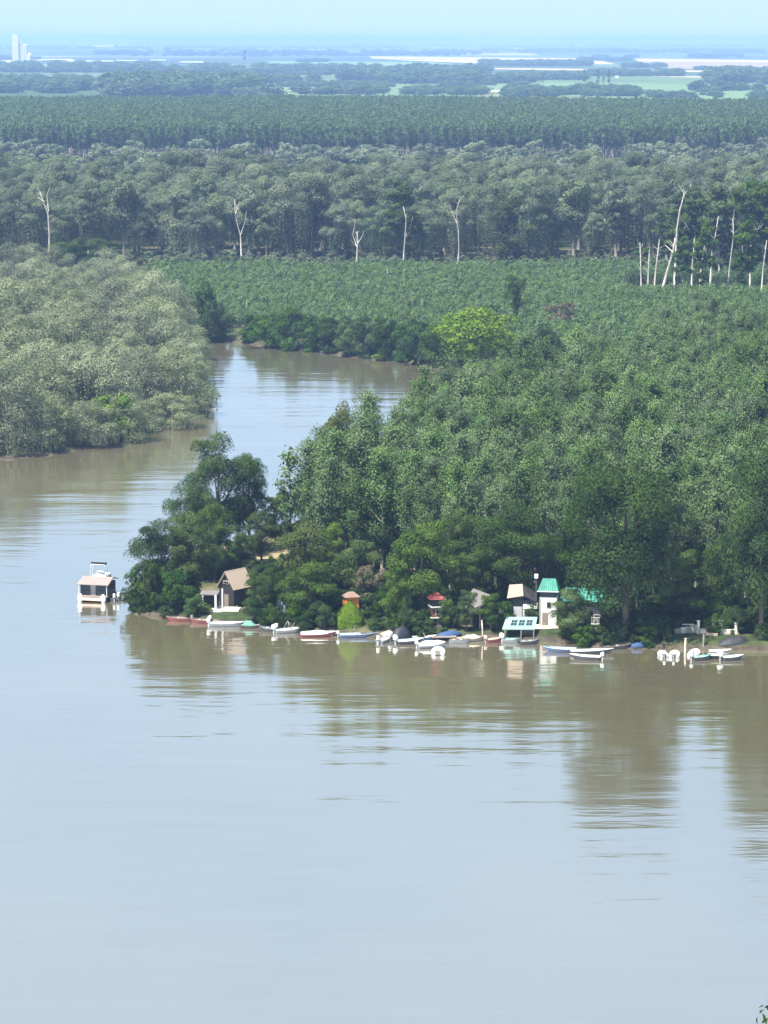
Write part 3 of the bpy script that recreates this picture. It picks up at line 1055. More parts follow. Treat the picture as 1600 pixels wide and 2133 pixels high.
# ---- young poplars of the open field
FIELD_POLY = [(310, 580), (1330, 580), (1700, 580), (1700, 690), (1480, 720), (1380, 790), (1120, 772), (900, 745), (740, 722), (560, 702), (470, 690), (420, 660), (350, 620)]
fp = scatter(FIELD_POLY, 2.4, 0.42, 31, 6.0)
fp = fp[(vnoise(fp, 9, 4.0) > -0.42)]
fp = np.array([p for p in fp if not (lambda q: 1300 < q[0] and 603 < q[1] < 634)(proj(p[0], p[1], 0.0))])
fh = RNG.normal(4.6, 0.7, len(fp)) * (1 + 0.25 * vnoise(fp, 15, 9.0))
mass('sapling_field', K_field, fp, fh, 'even green field of young poplar saplings behind the channel', 'saplings')

# ---- tall willows and poplars behind the field
BAND_POLY = [(-90, 546), (420, 549), (1330, 553), (1690, 565), (1690, 448), (-90, 448)]
bp_ = scatter(BAND_POLY, 13.5, 0.36, 41)
bh = RNG.normal(25.0, 3.6, len(bp_)).clip(17, 33) + 2.5 * vnoise(bp_, 40, 2.0)
order = np.argsort(bp_[:, 1])
for k, i in enumerate(order[:240]):
    plant('tall_willow', K_oval if RNG.random() < 0.3 else K_band, (bp_[i, 0], bp_[i, 1], 0.8), bh[i], None, 'tall grey green willow in the wood behind the sapling field', 'tall willows behind the field')
if len(order) > 240:
    mass('willow_wood', K_band, bp_[order[240:]], bh[order[240:]], 'rear canopy of the tall willow wood', 'wood')
plant_px('poplar_tree', K_tall, 845, 556, 338, 105, 'fresh green tall tree standing out of the grey willow wood')
plant_px('olive_tree', K_olive, 1065, 553, 400, 130, 'yellowish olive tree at the front of the tall willow wood')
plant_px('lime_bush', K_bushy, 500, 572, 534, 34, 'round light green bush at the far edge of the sapling field', cat='bush')
for u, vt in ((160, 500), (205, 512), (130, 520)):
    plant_px('scrub_tree', K_mid, u, 566, vt - 15, 80, 'green shrub before the tall willow wood, beyond the grey thicket', 'shrubs before the tall wood')
for k, (u, vb, vt, wp) in enumerate(((1410, 588, 400, 100), (1455, 590, 372, 95), (1500, 592, 350, 100), (1545, 592, 350, 95), (1590, 590, 340, 100), (1430, 580, 350, 110),
                                     (1570, 580, 330, 120), (1345, 584, 500, 70), (1650, 592, 360, 110))):
    plant_px('poplar_tree', K_tall, u, vb, vt, wp, ['tall poplar behind the thick leaning trunk at the edge of the sapling field', 'tall poplar second from the thick leaning trunk', 'tall poplar in the middle of the pale trunked stand', 'tall poplar right of the middle in the pale trunked stand', 'tall poplar at the picture edge in the pale trunked stand', 'rear tall poplar above the thick leaning trunk', 'rear tall poplar close to the picture edge in the pale stand', 'low leafy poplar just before the bleached poles', 'tall poplar cut off by the picture edge, last of the stand'][k], 'pale trunked poplars')

bu = scatter([(-90, 562), (1330, 566), (1700, 570), (1700, 540), (-90, 536)], 4.6, 0.45, 91)
bu = bu[RNG.random(len(bu)) < 0.85]
mass('wood_edge_scrub', K_scrub, bu, RNG.uniform(1.0, 3.6, len(bu)), 'low leafy scrub along the foot of the tall willow wood', 'scrub', wf=(0.9, 1.4))

plant_px('poplar_tree', K_tall, 1466, 630, 430, 62, 'slender leafy poplar standing before the slim white trunks')
plant_px('poplar_tree', K_tall, 1545, 632, 420, 74, 'leafy poplar before the white trunks, nearer to the picture edge')
plant_px('poplar_tree', K_tall, 1420, 622, 470, 50, 'small leafy poplar just behind the thick leaning trunk')

# ---- scrub and single trees between the wood and the far plantation
sp_ = scatter([(-80, 448), (1690, 448), (1690, 338), (-80, 338)], 32, 0.42, 51)
for p in sp_:
    if in_frame(p, 10, 60):
        plant('scrub_tree', K_scrub, (p[0], p[1], 0.8), RNG.uniform(8, 17), RNG.uniform(11, 20), 'rounded scrub tree between the tall wood and the far plantation', 'scrub trees below the far plantation')

# ---- the far plantation and the woods of the plain
far_p = scatter([(-120, 333), (1720, 333), (1720, 258), (1250, 254), (800, 246), (-120, 250)], 6.2, 0.3, 61)
far_h = RNG.normal(22, 1.0, len(far_p))
mass('far_plantation', K_far, far_p, far_h, 'far poplar plantation with an even top, one dark green mass', 'wood')
FAR_WOODS = [  # (u0, u1, v_front, v_back, height)
    (-60, 250, 196, 176, 16), (230, 530, 203, 182, 24), (500, 580, 210, 204, 14), (720, 1010, 176, 152, 20), (1480, 1640, 178, 166, 22),
    (-60, 330, 153, 143, 18), (330, 720, 158, 146, 17), (620, 800, 200, 190, 12), (840, 1010, 201, 191, 10), (1050, 1330, 204, 192, 11),
    (1350, 1500, 208, 201, 9), (1560, 1700, 208, 200, 9), (560, 820, 184, 178, 9), (1040, 1220, 168, 160, 12), (1230, 1420, 160, 154, 12),
    (200, 1000, 118, 110, 20), (1000, 1640, 112, 106, 16), (-60, 700, 103, 98, 18), (700, 1640, 98, 94, 18), (1000, 1230, 139, 134, 14), (-60, 1640, 91, 89, 22)]
rh_ = np.random.default_rng(404)
for k in range(46):
    v0 = 88 + 112 * rh_.random() ** 1.2
    u0 = rh_.uniform(-60, 1600)
    FAR_WOODS.append((u0, u0 + rh_.uniform(30, 190), v0 + 1.2, v0 - 0.4 - 1.5 * rh_.random(), rh_.uniform(7, 15)))
allp, allh = [], []
for k, (u0, u1, vf, vb, h) in enumerate(FAR_WOODS):
    a, b_ = G(u0, vf), G(u1, vb)
    area = abs((G(u1, (vf + vb) / 2).x - G(u0, (vf + vb) / 2).x) * (b_.y - a.y))
    cnt = int(min(420, max(24, area / 320)))
    r_ = np.random.default_rng(900 + k)
    vv = 78 + 1 / r_.uniform(1 / (vf - 78), 1 / (vb - 78), cnt)
    uu = r_.uniform(u0, u1, cnt)
    for u, v in zip(uu, vv):
        if noise.noise((u / 60, v / 9, k)) < -0.25:
            continue
        g = G(u, v)
        allp.append((g.x, g.y))
        allh.append(h * r_.uniform(0.65, 1.15))
mass('plain_woods', K_line, np.array(allp), np.array(allh), 'hazy woods and hedgerows scattered over the distant plain', 'wood', wf=(1.2, 2.2))
for k, (u, vb, vt, wp) in enumerate(((1217, 188, 143, 9), (1245, 188, 144, 10), (1257, 187, 146, 8), (1268, 187, 144, 10), (1130, 184, 150, 8), (510, 138, 104, 10))):
    plant_px('cypress_poplar', K_far, u, vb, vt, wp, ('slim dark column poplar standing alone on the green plain' if k in (0, 4, 5) else 'slim dark column poplar, one of three close together on the plain'),
             'column poplars on the plain')


# ---- dead and bare pale trunks
def snag(name, pts_px, vb, r0, label, branches=(), group=None):
    """a bare trunk: pixels along it from the foot up, and branches likewise"""
    r0 *= 0.5
    foot = at(pts_px[0][0], vb)
    e = empty(name, foot, 0, label, 'tree', group)

    def P3(u, v, k):
        z = top_z(foot.y, v)
        dx, dy, dz = ray(u, v)
        return Vector((dx * foot.y / dy - foot.x, 0.35 * math.sin(k * 2.1 + u), z - foot.z))
    pts = [P3(u, v, k) for k, (u, v) in enumerate(pts_px)]
    pts[0] = Vector((0, 0, -0.4))
    MB().tube(pts, [r0 * (1 - 0.62 * k / (len(pts) - 1)) for k in range(len(pts))], 7).build('trunk', bark_pale, e, True)
    rt = np.random.default_rng(int(pts_px[0][0] * 7))
    H_ = pts[-1].z
    for j in range(7 if H_ > 6 else 0):
        t = rt.uniform(0.45, 0.98)
        k = min(len(pts) - 2, int(t * (len(pts) - 1)))
        p0 = pts[k].lerp(pts[k + 1], t * (len(pts) - 1) - k)
        a_ = rt.uniform(0, 6.28)
        d_ = Vector((math.cos(a_), math.sin(a_) * 0.6, rt.uniform(0.4, 1.4)))
        ln = rt.uniform(0.8, 2.6)
        MB().tube([p0, p0 + d_ * ln * 0.5 + Vector((0, 0, -0.1)), p0 + d_ * ln], [r0 * 0.28, r0 * 0.17, 0.02], 5).build('twig', bark_pale, e, True)
    for br in branches:
        q = [P3(u, v, k + 3) for k, (u, v) in enumerate(br)]
        q[0].y = 0
        MB().tube(q, [r0 * 0.5 * (1 - 0.7 * k / max(1, len(q) - 1)) for k in range(len(q))], 6).build('branch', bark_pale, e, True)
    return e


snag('dead_tree', [(741, 563), (744, 530), (745, 505), (744, 482)], 563, 0.75, 'bleached forked dead tree standing at the edge of the sapling field', [[(744, 515), (735, 490), (740, 460)], [(745, 507), (755, 492), (758, 480)]])
snag('bare_trunk', [(839, 560), (842, 520), (844, 490), (846, 455), (840, 430)], 560, 0.55, 'pale slim trunk below the fresh green crown in the tall wood', [[(844, 492), (856, 470), (860, 450)]])
snag('bare_trunk', [(953, 560), (956, 520), (955, 480), (950, 440), (958, 415)], 560, 0.5, 'pale slim trunk of a thin tree right of the fresh green crown', [[(955, 470), (940, 440), (936, 425)]])
snag('dead_tree', [(102, 548), (103, 490), (100, 445), (90, 420), (84, 400)], 548, 0.7, 'pale branching dead tree in the tall wood, near the grey thicket', [[(101, 440), (98, 405), (104, 390)], [(92, 420), (78, 410)]])
snag('bare_trunk', [(59, 540), (60, 505), (58, 478)], 540, 0.5, 'short pale stump trunk beside the branching dead tree')
snag('dead_tree', [(503, 545), (501, 490), (493, 462), (490, 438), (489, 415)], 545, 0.6, 'greyish forked dead tree rising in the middle of the tall wood', [[(501, 490), (511, 460), (513, 440)], [(491, 445), (499, 420)]])
snag('dead_tree', [(1380, 606), (1390, 565), (1402, 525), (1406, 495)], 606, 1.0, 'thick leaning bleached trunk in the stand of pale trunks', [[(1402, 525), (1385, 510)], [(1405, 500), (1414, 488)]])
snag('bare_trunk', [(1336, 616), (1335, 565), (1333, 505)], 620, 0.6, 'straight bleached pole trunk, outermost of the pale stand')
snag('bare_trunk', [(1349, 606), (1351, 565), (1353, 520)], 610, 0.6, 'short bleached pole trunk, second of the pale stand')
snag('bare_trunk', [(1362, 606), (1367, 555), (1374, 498)], 610, 0.6, 'bleached pole trunk next to the thick leaning one')
snag('dead_tree', [(1404, 560), (1410, 478), (1416, 440), (1425, 405), (1445, 380)], 606, 0.7, 'bare crooked bleached top above the thick leaning trunk', [[(1416, 445), (1430, 470), (1440, 485)]])
for k, pts in enumerate(([(1456, 606), (1462, 550), (1470, 500), (1479, 462)], [(1476, 624), (1482, 580), (1481, 548)], [(1514, 626), (1520, 560), (1528, 490), (1527, 455)],
                         [(1562, 600), (1563, 540), (1565, 488), (1584, 474)], [(1440, 602), (1442, 550), (1447, 495)], [(1478, 590), (1484, 520), (1490, 490), (1497, 450)], [(1586, 600), (1590, 560), (1597, 500)])):
    snag('bare_trunk', pts, max(p[1] for p in pts) if k < 3 else 612, 0.6, ('white speckled slim trunk between the crowns of the pale stand'), group='slim white trunks of the pale stand')
snag('bare_trunk', [(548, 574), (549, 562)], 574, 0.45, 'small white post-like stump at the edge of the sapling field')
snag('bare_trunk', [(806, 606), (807, 580), (807, 562)], 608, 0.28, 'thin pale pole standing in the sapling field')
for u in (1008, 968, 978, 988, 932):
    snag('fence_stump', [(u, 558), (u + 1, 546)], 558, 0.35, 'small pale stump along the edge of the tall wood', group='pale stumps along the wood')

# driftwood and fallen bleached branches at the thicket's waterline
rb = np.random.default_rng(12)
for k in range(9):
    u0 = 190 + 13 * k
    p0 = at(u0, 926 - 3.2 * k)
    e = empty('fallen_branch', p0, 0, 'bleached fallen branch lying against the willows at the water', 'branch', 'bleached fallen branches')
    a_ = rb.uniform(-0.5, 1.2)
    ln = rb.uniform(3.0, 6.0)
    d_ = Vector((math.cos(a_) * (1 if k % 3 else -1), 0.35, rb.uniform(0.25, 0.75)))
    pts = [Vector((0, 0, 0.2)), d_ * ln * 0.5 + Vector((0, 0, rb.uniform(0, .4))), d_ * ln]
    MB().tube(pts, [0.16, 0.11, 0.03], 6).build('limb', bark_pale, e, True)
    for q in range(2):
        b0 = pts[1] * (0.7 + 0.5 * q)
        MB().tube([b0, b0 + Vector((rb.uniform(-1, 1), 0.2, rb.uniform(0.2, 1.2))) * 1.3], [0.06, 0.02], 5).build('twig', bark_pale, e, True)

# shrub on the camera's own hillside, only its outer leaves in view
hs_ = Vector((10.42, 62.0, 0))
hs_.z = gz(hs_.x, hs_.y) - 0.2
K_hill = make_broadleaf(23, 1, 6.0, 4.6, 0.0, 26, 9000, 0.14, L_mid, bark_dark)
plant('hillside_shrub', K_hill, hs_, 6.6, 5.0, 'green leafy shrub at the edge of the picture on the near hillside', cat='shrub', var=0, rz=0.6)

# ------------------------------------------------------------------ things along the water
white = paint('white_paint', (0.62, 0.62, 0.59), 0.5, 0.18, 3.5)
cream = paint('cream_render', (0.74, 0.70, 0.62), 0.8, 0.08, 1.5, bump=0.2)
white_wall = paint('white_render', (0.74, 0.72, 0.67), 0.85, 0.14, 1.2, bump=0.2)
grey_hull = paint('grey_hull', (0.20, 0.21, 0.22), 0.5, 0.15, 2.0)
black_hull = paint('black_hull', (0.035, 0.036, 0.042), 0.5, 0.2, 2.0)
red_hull = paint('red_hull', (0.17, 0.035, 0.035), 0.55, 0.2, 2.0)
blue_hull = paint('blue_hull', (0.055, 0.085, 0.16), 0.5, 0.2, 2.0)
pale_blue = paint('pale_blue_paint', (0.42, 0.55, 0.68), 0.6, 0.1, 2.0)
green_tarp = paint('green_tarp', (0.10, 0.24, 0.18), 0.7, 0.2, 2.0)
blue_tarp = paint('blue_tarp', (0.03, 0.07, 0.17), 0.7, 0.25, 2.0)
black_tarp = paint('black_tarp', (0.022, 0.023, 0.03), 0.6, 0.3, 2.0)
mint = paint('mint_paint', (0.22, 0.40, 0.36), 0.6, 0.08, 2.0)
teal = paint('teal_roof_metal', (0.025, 0.20, 0.14), 0.6, 0.3, 1.6)
wood = paint('weathered_wood', (0.23, 0.19, 0.15), 0.85, 0.3, 2.0, stretch=(1, 6, 6), bump=0.3)
wood_pale = paint('pale_wood', (0.48, 0.42, 0.34), 0.85, 0.2, 2.0, stretch=(1, 6, 6))
wood_dark = paint('dark_timber', (0.026, 0.022, 0.022), 0.9, 0.3, 2.0, stretch=(6, 6, 1), bump=0.3)
wood_red = paint('red_brown_timber', (0.20, 0.085, 0.05), 0.8, 0.25, 2.0, stretch=(6, 6, 1))
thatch = paint('tan_shingle', (0.36, 0.28, 0.21), 0.95, 0.25, 5.0, bump=0.6, stretch=(2, 6, 2))
brown_roof = paint('brown_roof', (0.23, 0.15, 0.12), 0.9, 0.25, 4.0, bump=0.4)
red_roof = paint('red_roof', (0.40, 0.09, 0.075), 0.7, 0.12, 3.0)
orange = paint('orange_paint', (0.80, 0.27, 0.05), 0.7, 0.1, 2.0)
grey_roof = paint('grey_sheet_roof', (0.15, 0.14, 0.135), 0.8, 0.2, 3.0)
slate = paint('slate_wall', (0.055, 0.055, 0.068), 0.8, 0.2, 2.5)
concrete = paint('sandy_concrete', (0.50, 0.43, 0.33), 0.95, 0.15, 1.5, bump=0.4)
glass = paint('dark_glass', (0.02, 0.025, 0.03), 0.08, 0.1, 1.0, spec=0.6)
galv = paint('pale_metal', (0.62, 0.64, 0.66), 0.4, 0.1, 3.0, metal=0.3)
rubber = paint('black_rubber', (0.02, 0.02, 0.022), 0.7, 0.2, 3.0)
pink = paint('pinkish_plaster', (0.58, 0.42, 0.34), 0.9, 0.15, 2.0)
MOOR = 'boats moored along the bank'


def hull_rows(L, W, sheer, bow, n=12):
    rows = []
    for k in range(n + 1):
        t = k / n
        w = W / 2 * (1 - max(0, (t - 0.42) / 0.58) ** 2.3) * (0.84 + 0.16 * min(1, t / 0.3))
        w = max(w, 0.02)
        zs = sheer + bow * t ** 2.4
        zk = -0.13 + (zs + 0.02) * max(0, (t - 0.72) / 0.28) ** 2
        x = -L / 2 + L * t
        rows.append((x, w, zs, min(zk, zs - 0.06)))
    return rows


def outboard(e, x, z, mat, s=1.0, y=0.0):
    """cowl with a sloped top and a dark seam, leg, cavitation plate, tiller"""
    s *= 0.86
    cx, cz = x - 0.2 * s, z + 0.3 * s
    rings = [(-0.26, 0.24, 0.17), (-0.2, 0.29, 0.2), (0.1, 0.31, 0.21), (0.27, 0.26, 0.18), (0.36, 0.14, 0.10)]
    vs, fs = [], []
    for zz, a, b_ in rings:
        for k in range(12):
            w = 2 * math.pi * k / 12
            c_, s_ = math.cos(w), math.sin(w)
            vs.append((cx + a * s * math.copysign(abs(c_) ** 0.6, c_), y + b_ * s * math.copysign(abs(s_) ** 0.6, s_), cz + zz * s - 0.05 * c_ * s))
    for i in range(4):
        for k in range(12):
            fs.append((i * 12 + k, i * 12 + (k + 1) % 12, (i + 1) * 12 + (k + 1) % 12, (i + 1) * 12 + k))
    fs += [tuple(range(12))[::-1], tuple(range(48, 60))]
    c = MB().add(vs, fs).build('outboard_motor', mat, e, True)
    MB().box((cx - 0.02, y, z - 0.24 * s), (0.17 * s, 0.11 * s, 0.66 * s)).build('motor_leg', galv, c, bevel=0.02)
    MB().box((cx - 0.06, y, z + 0.02 * s), (0.4 * s, 0.3 * s, 0.06 * s)).build('cowl_seam', rubber, c)
    MB().box((x - 0.02, y, z + 0.03), (0.14, 0.2, 0.2)).build('clamp_bracket', rubber, c)
    MB().tube([(cx + 0.2 * s, y, cz - 0.1 * s), (cx + 0.75 * s, y + 0.08, cz + 0.02 * s)], 0.025, 5).build('tiller', rubber, c)


def boat(name, u, v, L, W, yaw, hull, inner, label, motor=None, seats=2, deck=0.0, screen=False, cover=None, sheer=0.44, bow=0.22, ms=1.0, rim=None, z=0.0, cover_h=0.25, cover_range=(0.0, 1.0), rail=False):
    e = empty(name, G(u, v, z), yaw, label, 'boat', MOOR)
    rows = hull_rows(L, W, sheer, bow)
    n_ = len(rows)
    mb = MB()
    vs = []
    for x, w, zs, zk in rows:
        vs += [(x, w, zs), (x, w * 0.93, (zs + zk) / 2), (x, w * 0.68, zk + 0.07), (x, 0, zk), (x, -w * 0.68, zk + 0.07), (x, -w * 0.93, (zs + zk) / 2), (x, -w, zs)]
    fs = [(i * 7 + j, (i + 1) * 7 + j, (i + 1) * 7 + j + 1, i * 7 + j + 1) for i in range(n_ - 1) for j in range(6)]
    fs.append(tuple(range(7)))
    mb.add(vs, fs).build('hull', hull, e, True).data.polygons.foreach_set('use_smooth', [True] * (len(fs) - 1) + [False])
    t_ = 0.055
    mb = MB()
    vs = []
    for x, w, zs, zk in rows:
        wi = max(w - t_, 0.005)
        fz = max(0.06, zk + 0.1)
        vs += [(x + 0.04, wi, zs - 0.01), (x + 0.04, wi * 0.8, fz), (x + 0.04, -wi * 0.8, fz), (x + 0.04, -wi, zs - 0.01)]
    fs = [(i * 4 + j, i * 4 + j + 1, (i + 1) * 4 + j + 1, (i + 1) * 4 + j) for i in range(n_ - 1) for j in range(3)]
    fs.append((3, 2, 1, 0))
    mb.add(vs, fs).build('interior', inner, e, True)
    mb = MB()
    vs = []
    for x, w, zs, zk in rows:
        wi = max(w - t_ * 1.3, 0.003)
        vs += [(x, w + 0.025, zs + 0.02), (x, wi, zs + 0.02), (x, w + 0.025, zs - 0.03), (x, -wi, zs + 0.02), (x, -w - 0.025, zs + 0.02), (x, -w - 0.025, zs - 0.03)]
    fs = []
    for i in range(n_ - 1):
        a, b_ = i * 6, (i + 1) * 6
        fs += [(a, a + 1, b_ + 1, b_), (a, b_, b_ + 2, a + 2), (a + 3, a + 4, b_ + 4, b_ + 3), (a + 4, a + 5, b_ + 5, b_ + 4)]
    fs.append((0, 4, 3, 1))
    mb.add(vs, fs).build('gunwale', rim or inner, e)

    def row_at(t):
        k = min(n_ - 2, int(t * (n_ - 1)))
        f = t * (n_ - 1) - k
        return [rows[k][j] * (1 - f) + rows[k + 1][j] * f for j in range(4)]
    for s_ in range(seats):
        x, w, zs, zk = row_at(0.2 + 0.32 * s_)
        MB().box((x, 0, zs - 0.1), (0.26, 2 * w - 0.06, 0.04)).build('thwart', wood_pale, e)
    if deck:
        vs, fs = [], []
        kk = [row_at(1 - deck + deck * j / 5 * 0.995) for j in range(6)]
        for x, w, zs, zk in kk:
            vs += [(x, w, zs + 0.03), (x, 0, zs + 0.03 + 0.12 * w), (x, -w, zs + 0.03)]
        fs = [(i * 3 + j, i * 3 + j + 1, (i + 1) * 3 + j + 1, (i + 1) * 3 + j) for i in range(5) for j in range(2)]
        fs.append((0, 1, 2))
        MB().add(vs, fs).build('foredeck', inner, e)
    if screen:
        x, w, zs, zk = row_at(1 - deck)
        MB().slab([(x - 0.25, w * 0.9, zs + 0.55), (x - 0.25, -w * 0.9, zs + 0.55), (x, -w * 0.95, zs + 0.05), (x, w * 0.95, zs + 0.05)], 0.03).build('windscreen', glass, e)
        for sgn in (-1, 1):
            MB().tube([(x, sgn * w * 0.95, zs), (x - 0.27, sgn * w * 0.92, zs + 0.6)], 0.035, 6).build('screen_frame', galv, e)
    if rail:
        x, w, zs, zk = row_at(0.35)
        for dx in (0.0, 1.1):
            MB().tube([(x + dx, w, zs), (x + dx + 0.45, w * 0.9, zs + 0.95), (x + dx + 0.45, -w * 0.9, zs + 0.95), (x + dx, -w, zs)], 0.045, 6).build('canopy_hoop', white, e, True)
    if cover:
        vs, fs = [], []
        m_ = 9
        rr = np.random.default_rng(int(u))
        for j in range(m_):
            t = cover_range[0] + (cover_range[1] - cover_range[0]) * j / (m_ - 1)
            x, w, zs, zk = row_at(min(t, 0.999))
            hgt = cover_h * (1 - abs(2 * (t - cover_range[0]) / (cover_range[1] - cover_range[0]) - 1) ** 2.5) * rr.uniform(0.75, 1.2)
            vs += [(x, w + 0.05, zs - 0.10), (x, w + 0.035, zs + 0.04), (x, w * 0.5, zs + 0.05 + hgt * 0.75), (x, 0, zs + 0.05 + hgt), (x, -w * 0.5, zs + 0.05 + hgt * 0.75), (x, -w - 0.035, zs + 0.04), (x, -w - 0.05, zs - 0.10)]
        fs = [(i * 7 + j, i * 7 + j + 1, (i + 1) * 7 + j + 1, (i + 1) * 7 + j) for i in range(m_ - 1) for j in range(6)]
        MB().add(vs, fs).build('tarpaulin', cover, e, True)
    if motor:
        outboard(e, -L / 2, sheer, motor, ms)
    return e


def dinghy(u, v, L, W, yaw, label, mat=None, z=0.0, motor=None):
    """inflatable: two side tubes joined round the bow, floor, transom"""
    mat = mat or white
    e = empty('inflatable_dinghy', G(u, v, z), yaw, label, 'dinghy', MOOR)
    r = W * 0.19
    y = W / 2 - r
    pts = [(-L / 2, y, r * 0.75), (0, y, r * 0.75), (L * 0.25, y * 0.95, r * 0.85), (L * 0.42, y * 0.55, r * 1.15), (L * 0.48, 0, r * 1.3)]
    pts = pts + [(a, -b_, c) for a, b_, c in pts[-2::-1]]
    MB().tube(pts, [r * 0.8] + [r] * (len(pts) - 2) + [r * 0.8], 12).build('tube', mat, e, True)
    MB().box((-0.05 * L, 0, r * 0.35), (L * 0.8, 2 * y, 0.06)).build('floor', grey_hull, e)
    MB().box((-L * 0.42, 0, r * 0.9), (0.06, 2 * y - r * 0.8, r * 1.5)).build('transom', wood, e)
    MB().box((-0.02 * L, 0, r * 1.2), (0.24, 2 * y - r * 0.6, 0.05)).build('seat', wood_pale, e)
    if motor:
        outboard(e, -L * 0.42, r * 1.3, motor, 1.0)
    return e


def post(u, v, h, r, mat, label, name='mooring_post', group='mooring posts in the water', lean=0.03):
    p = G(u, v, 0)
    e = empty(name, (p.x, p.y, -1.2), 0, label, 'post', group)
    MB().tube([(0, 0, 0), (lean, 0.02, 1.2 + h * 0.5), (lean * 2.5, 0, 1.2 + h)], [r, r * 0.95, r * 0.85], 8).build('shaft', mat, e, True)
    MB().lathe([(r * 1.15, 0), (r * 1.15, 0.06), (r * 0.6, 0.12)], 8, (lean * 2.5, 0, 1.19 + h)).build('cap', mat, e)


# --- boats from the point to the end of the bank
boat('rowing_boat', 372, 1293, 3.5, 1.25, R(176), red_hull, wood, 'dark red rowing boat with a white outboard, outermost of the two red ones', motor=white, ms=0.9)
boat('rowing_boat', 415, 1297, 2.6, 1.2, R(172), red_hull, wood, 'short dark red rowing boat beside the bright green bush', motor=white, ms=1.05)
boat('skiff', 474, 1304, 4.9, 1.6, R(-5), grey_hull, white, 'white skiff with a rounded white outboard in front of the thatched cottage', motor=white, deck=0.45, rim=white, ms=1.05)
boat('skiff', 533, 1307, 3.9, 1.5, R(-6), black_hull, white, 'dark hulled white boat with a green tarpaulin folded in it', seats=1, deck=0.4, cover=green_tarp, cover_range=(0.05, 0.5), cover_h=0.55)
boat('rowing_boat', 556, 1314, 2.3, 1.3, R(155), black_hull, grey_hull, 'small dark boat with a big white outboard beside the light blue boards', motor=white, ms=1.25)
boat('motorboat', 603, 1317, 3.9, 1.6, R(12), grey_hull, white, 'white open motorboat with two leaning canopy hoops', motor=white, deck=0.4, rail=True, rim=white, ms=1.25)
boat('motorboat', 664, 1325, 5.0, 1.75, R(4), red_hull, white, 'white covered motorboat with a dark red bottom', seats=0, deck=0.35, cover=white, cover_range=(0.02, 0.75), cover_h=0.28, rim=white)
boat('barge_boat', 748, 1327, 5.4, 1.5, R(3), blue_hull, pale_blue, 'long dark blue flat boat below the cone of creeper', seats=2, rim=pale_blue, motor=white, ms=0.8)
boat('covered_boat', 838, 1331, 3.6, 1.7, R(38), black_hull, grey_hull, 'boat under a humped black tarpaulin with two white outboards', cover=black_tarp, cover_h=1.15, sheer=0.5, motor=white, ms=1.3, seats=0)
boat('motorboat', 855, 1340, 3.6, 1.55, R(10), black_hull, pale_blue, 'white decked boat with dark hull and tall outboard next to the humped tarpaulin', motor=white, deck=0.5, ms=1.35, rim=white)
boat('motorboat', 899, 1348, 3.7, 1.7, R(12), grey_hull, white, 'grey boat under a smooth white cover, foremost of the cluster by the red roofed hut', seats=0, cover=white, cover_h=0.42, motor=white, ms=1.0, rim=white)
dinghy(913, 1362, 2.3, 1.9, R(88), 'white inflatable dinghy floating alone in front of the boat cluster')
boat('rowing_boat', 935, 1330, 3.5, 1.4, R(15), black_hull, blue_tarp, 'boat under a dark blue tarpaulin at the little jetty', cover=blue_tarp, cover_h=0.55, seats=0, z=0.02)
boat('rowing_boat', 980, 1335, 3.9, 1.4, R(8), wood, wood_pale, 'old brown wooden boat with a sandy cover by the grey boathouse', cover=concrete, cover_h=0.35, cover_range=(0.25, 0.8), seats=1)
boat('rowing_boat', 1030, 1337, 2.2, 1.15, R(20), red_hull, wood_pale, 'small red brown boat with a pale outboard by the mooring pole', motor=pink, ms=0.95)
boat('rowing_boat', 1066, 1338, 2.3, 1.3, R(-20), grey_hull, mint, 'small mint green boat with a white outboard under the mint roof', motor=white, ms=1.3, rim=mint)
boat('barge_boat', 1166, 1357, 4.4, 1.5, R(174), blue_hull, pale_blue, 'long blue grey flat boat moored before the landing slope', rim=pale_blue)
boat('barge_boat', 1233, 1361, 5.8, 1.5, R(3), black_hull, white, 'long white flat boat lying across the water before the huge tree', rim=white, deck=0.5)
boat('skiff', 1219, 1373, 4.1, 1.4, R(170), black_hull, white, 'white skiff with a white outboard, floating out in front of the long white boat', motor=white, ms=1.0, rim=white, deck=0.3)
boat('rowing_boat', 1285, 1351, 3.8, 1.3, R(5), black_hull, wood, 'dark rowing boat in the shade below the huge tree')
boat('rowing_boat', 1332, 1350, 2.3, 1.3, R(10), blue_hull, blue_tarp, 'small dull blue boat in the shade below the huge tree', cover=blue_tarp, cover_h=0.25, seats=0)
dinghy(1381, 1366, 2.0, 1.35, R(95), 'white inflatable dinghy, outer of the two side by side', motor=white)
dinghy(1405, 1367, 2.2, 1.5, R(80), 'white inflatable dinghy, inner of the two side by side', motor=white)
boat('rowing_boat', 1462, 1374, 2.5, 1.25, R(14), black_hull, mint, 'dark teal boat at the wooden posts before the white terrace', motor=white, ms=0.95, rim=mint)
boat('rowing_boat', 1494, 1371, 2.7, 1.25, R(-8), wood_dark, cream, 'cream boat with a dark bottom beside the dark teal boat', rim=cream)
boat('motorboat', 1527, 1374, 2.9, 1.4, R(10), black_hull, pale_blue, 'pale blue boat with a large white outboard, last boat of the bank', motor=white, ms=1.6, rim=white, deck=0.4)
dinghy(1446, 1364, 2.3, 1.5, R(70), 'cream white dinghy tied behind the dark teal boat', cream, motor=white)
boat('covered_boat', 1530, 1348, 4.6, 1.9, R(5), black_hull, black_tarp, 'boat under a black tarpaulin drawn up below the white terrace', cover=black_tarp, cover_h=0.9, seats=0, z=0.1)
boat('rowing_boat', 545, 1294, 3.2, 1.3, R(2), wood, wood_pale, 'brown upturned-looking old boat drawn up on the bank beside the jetty', z=0.45, seats=1)
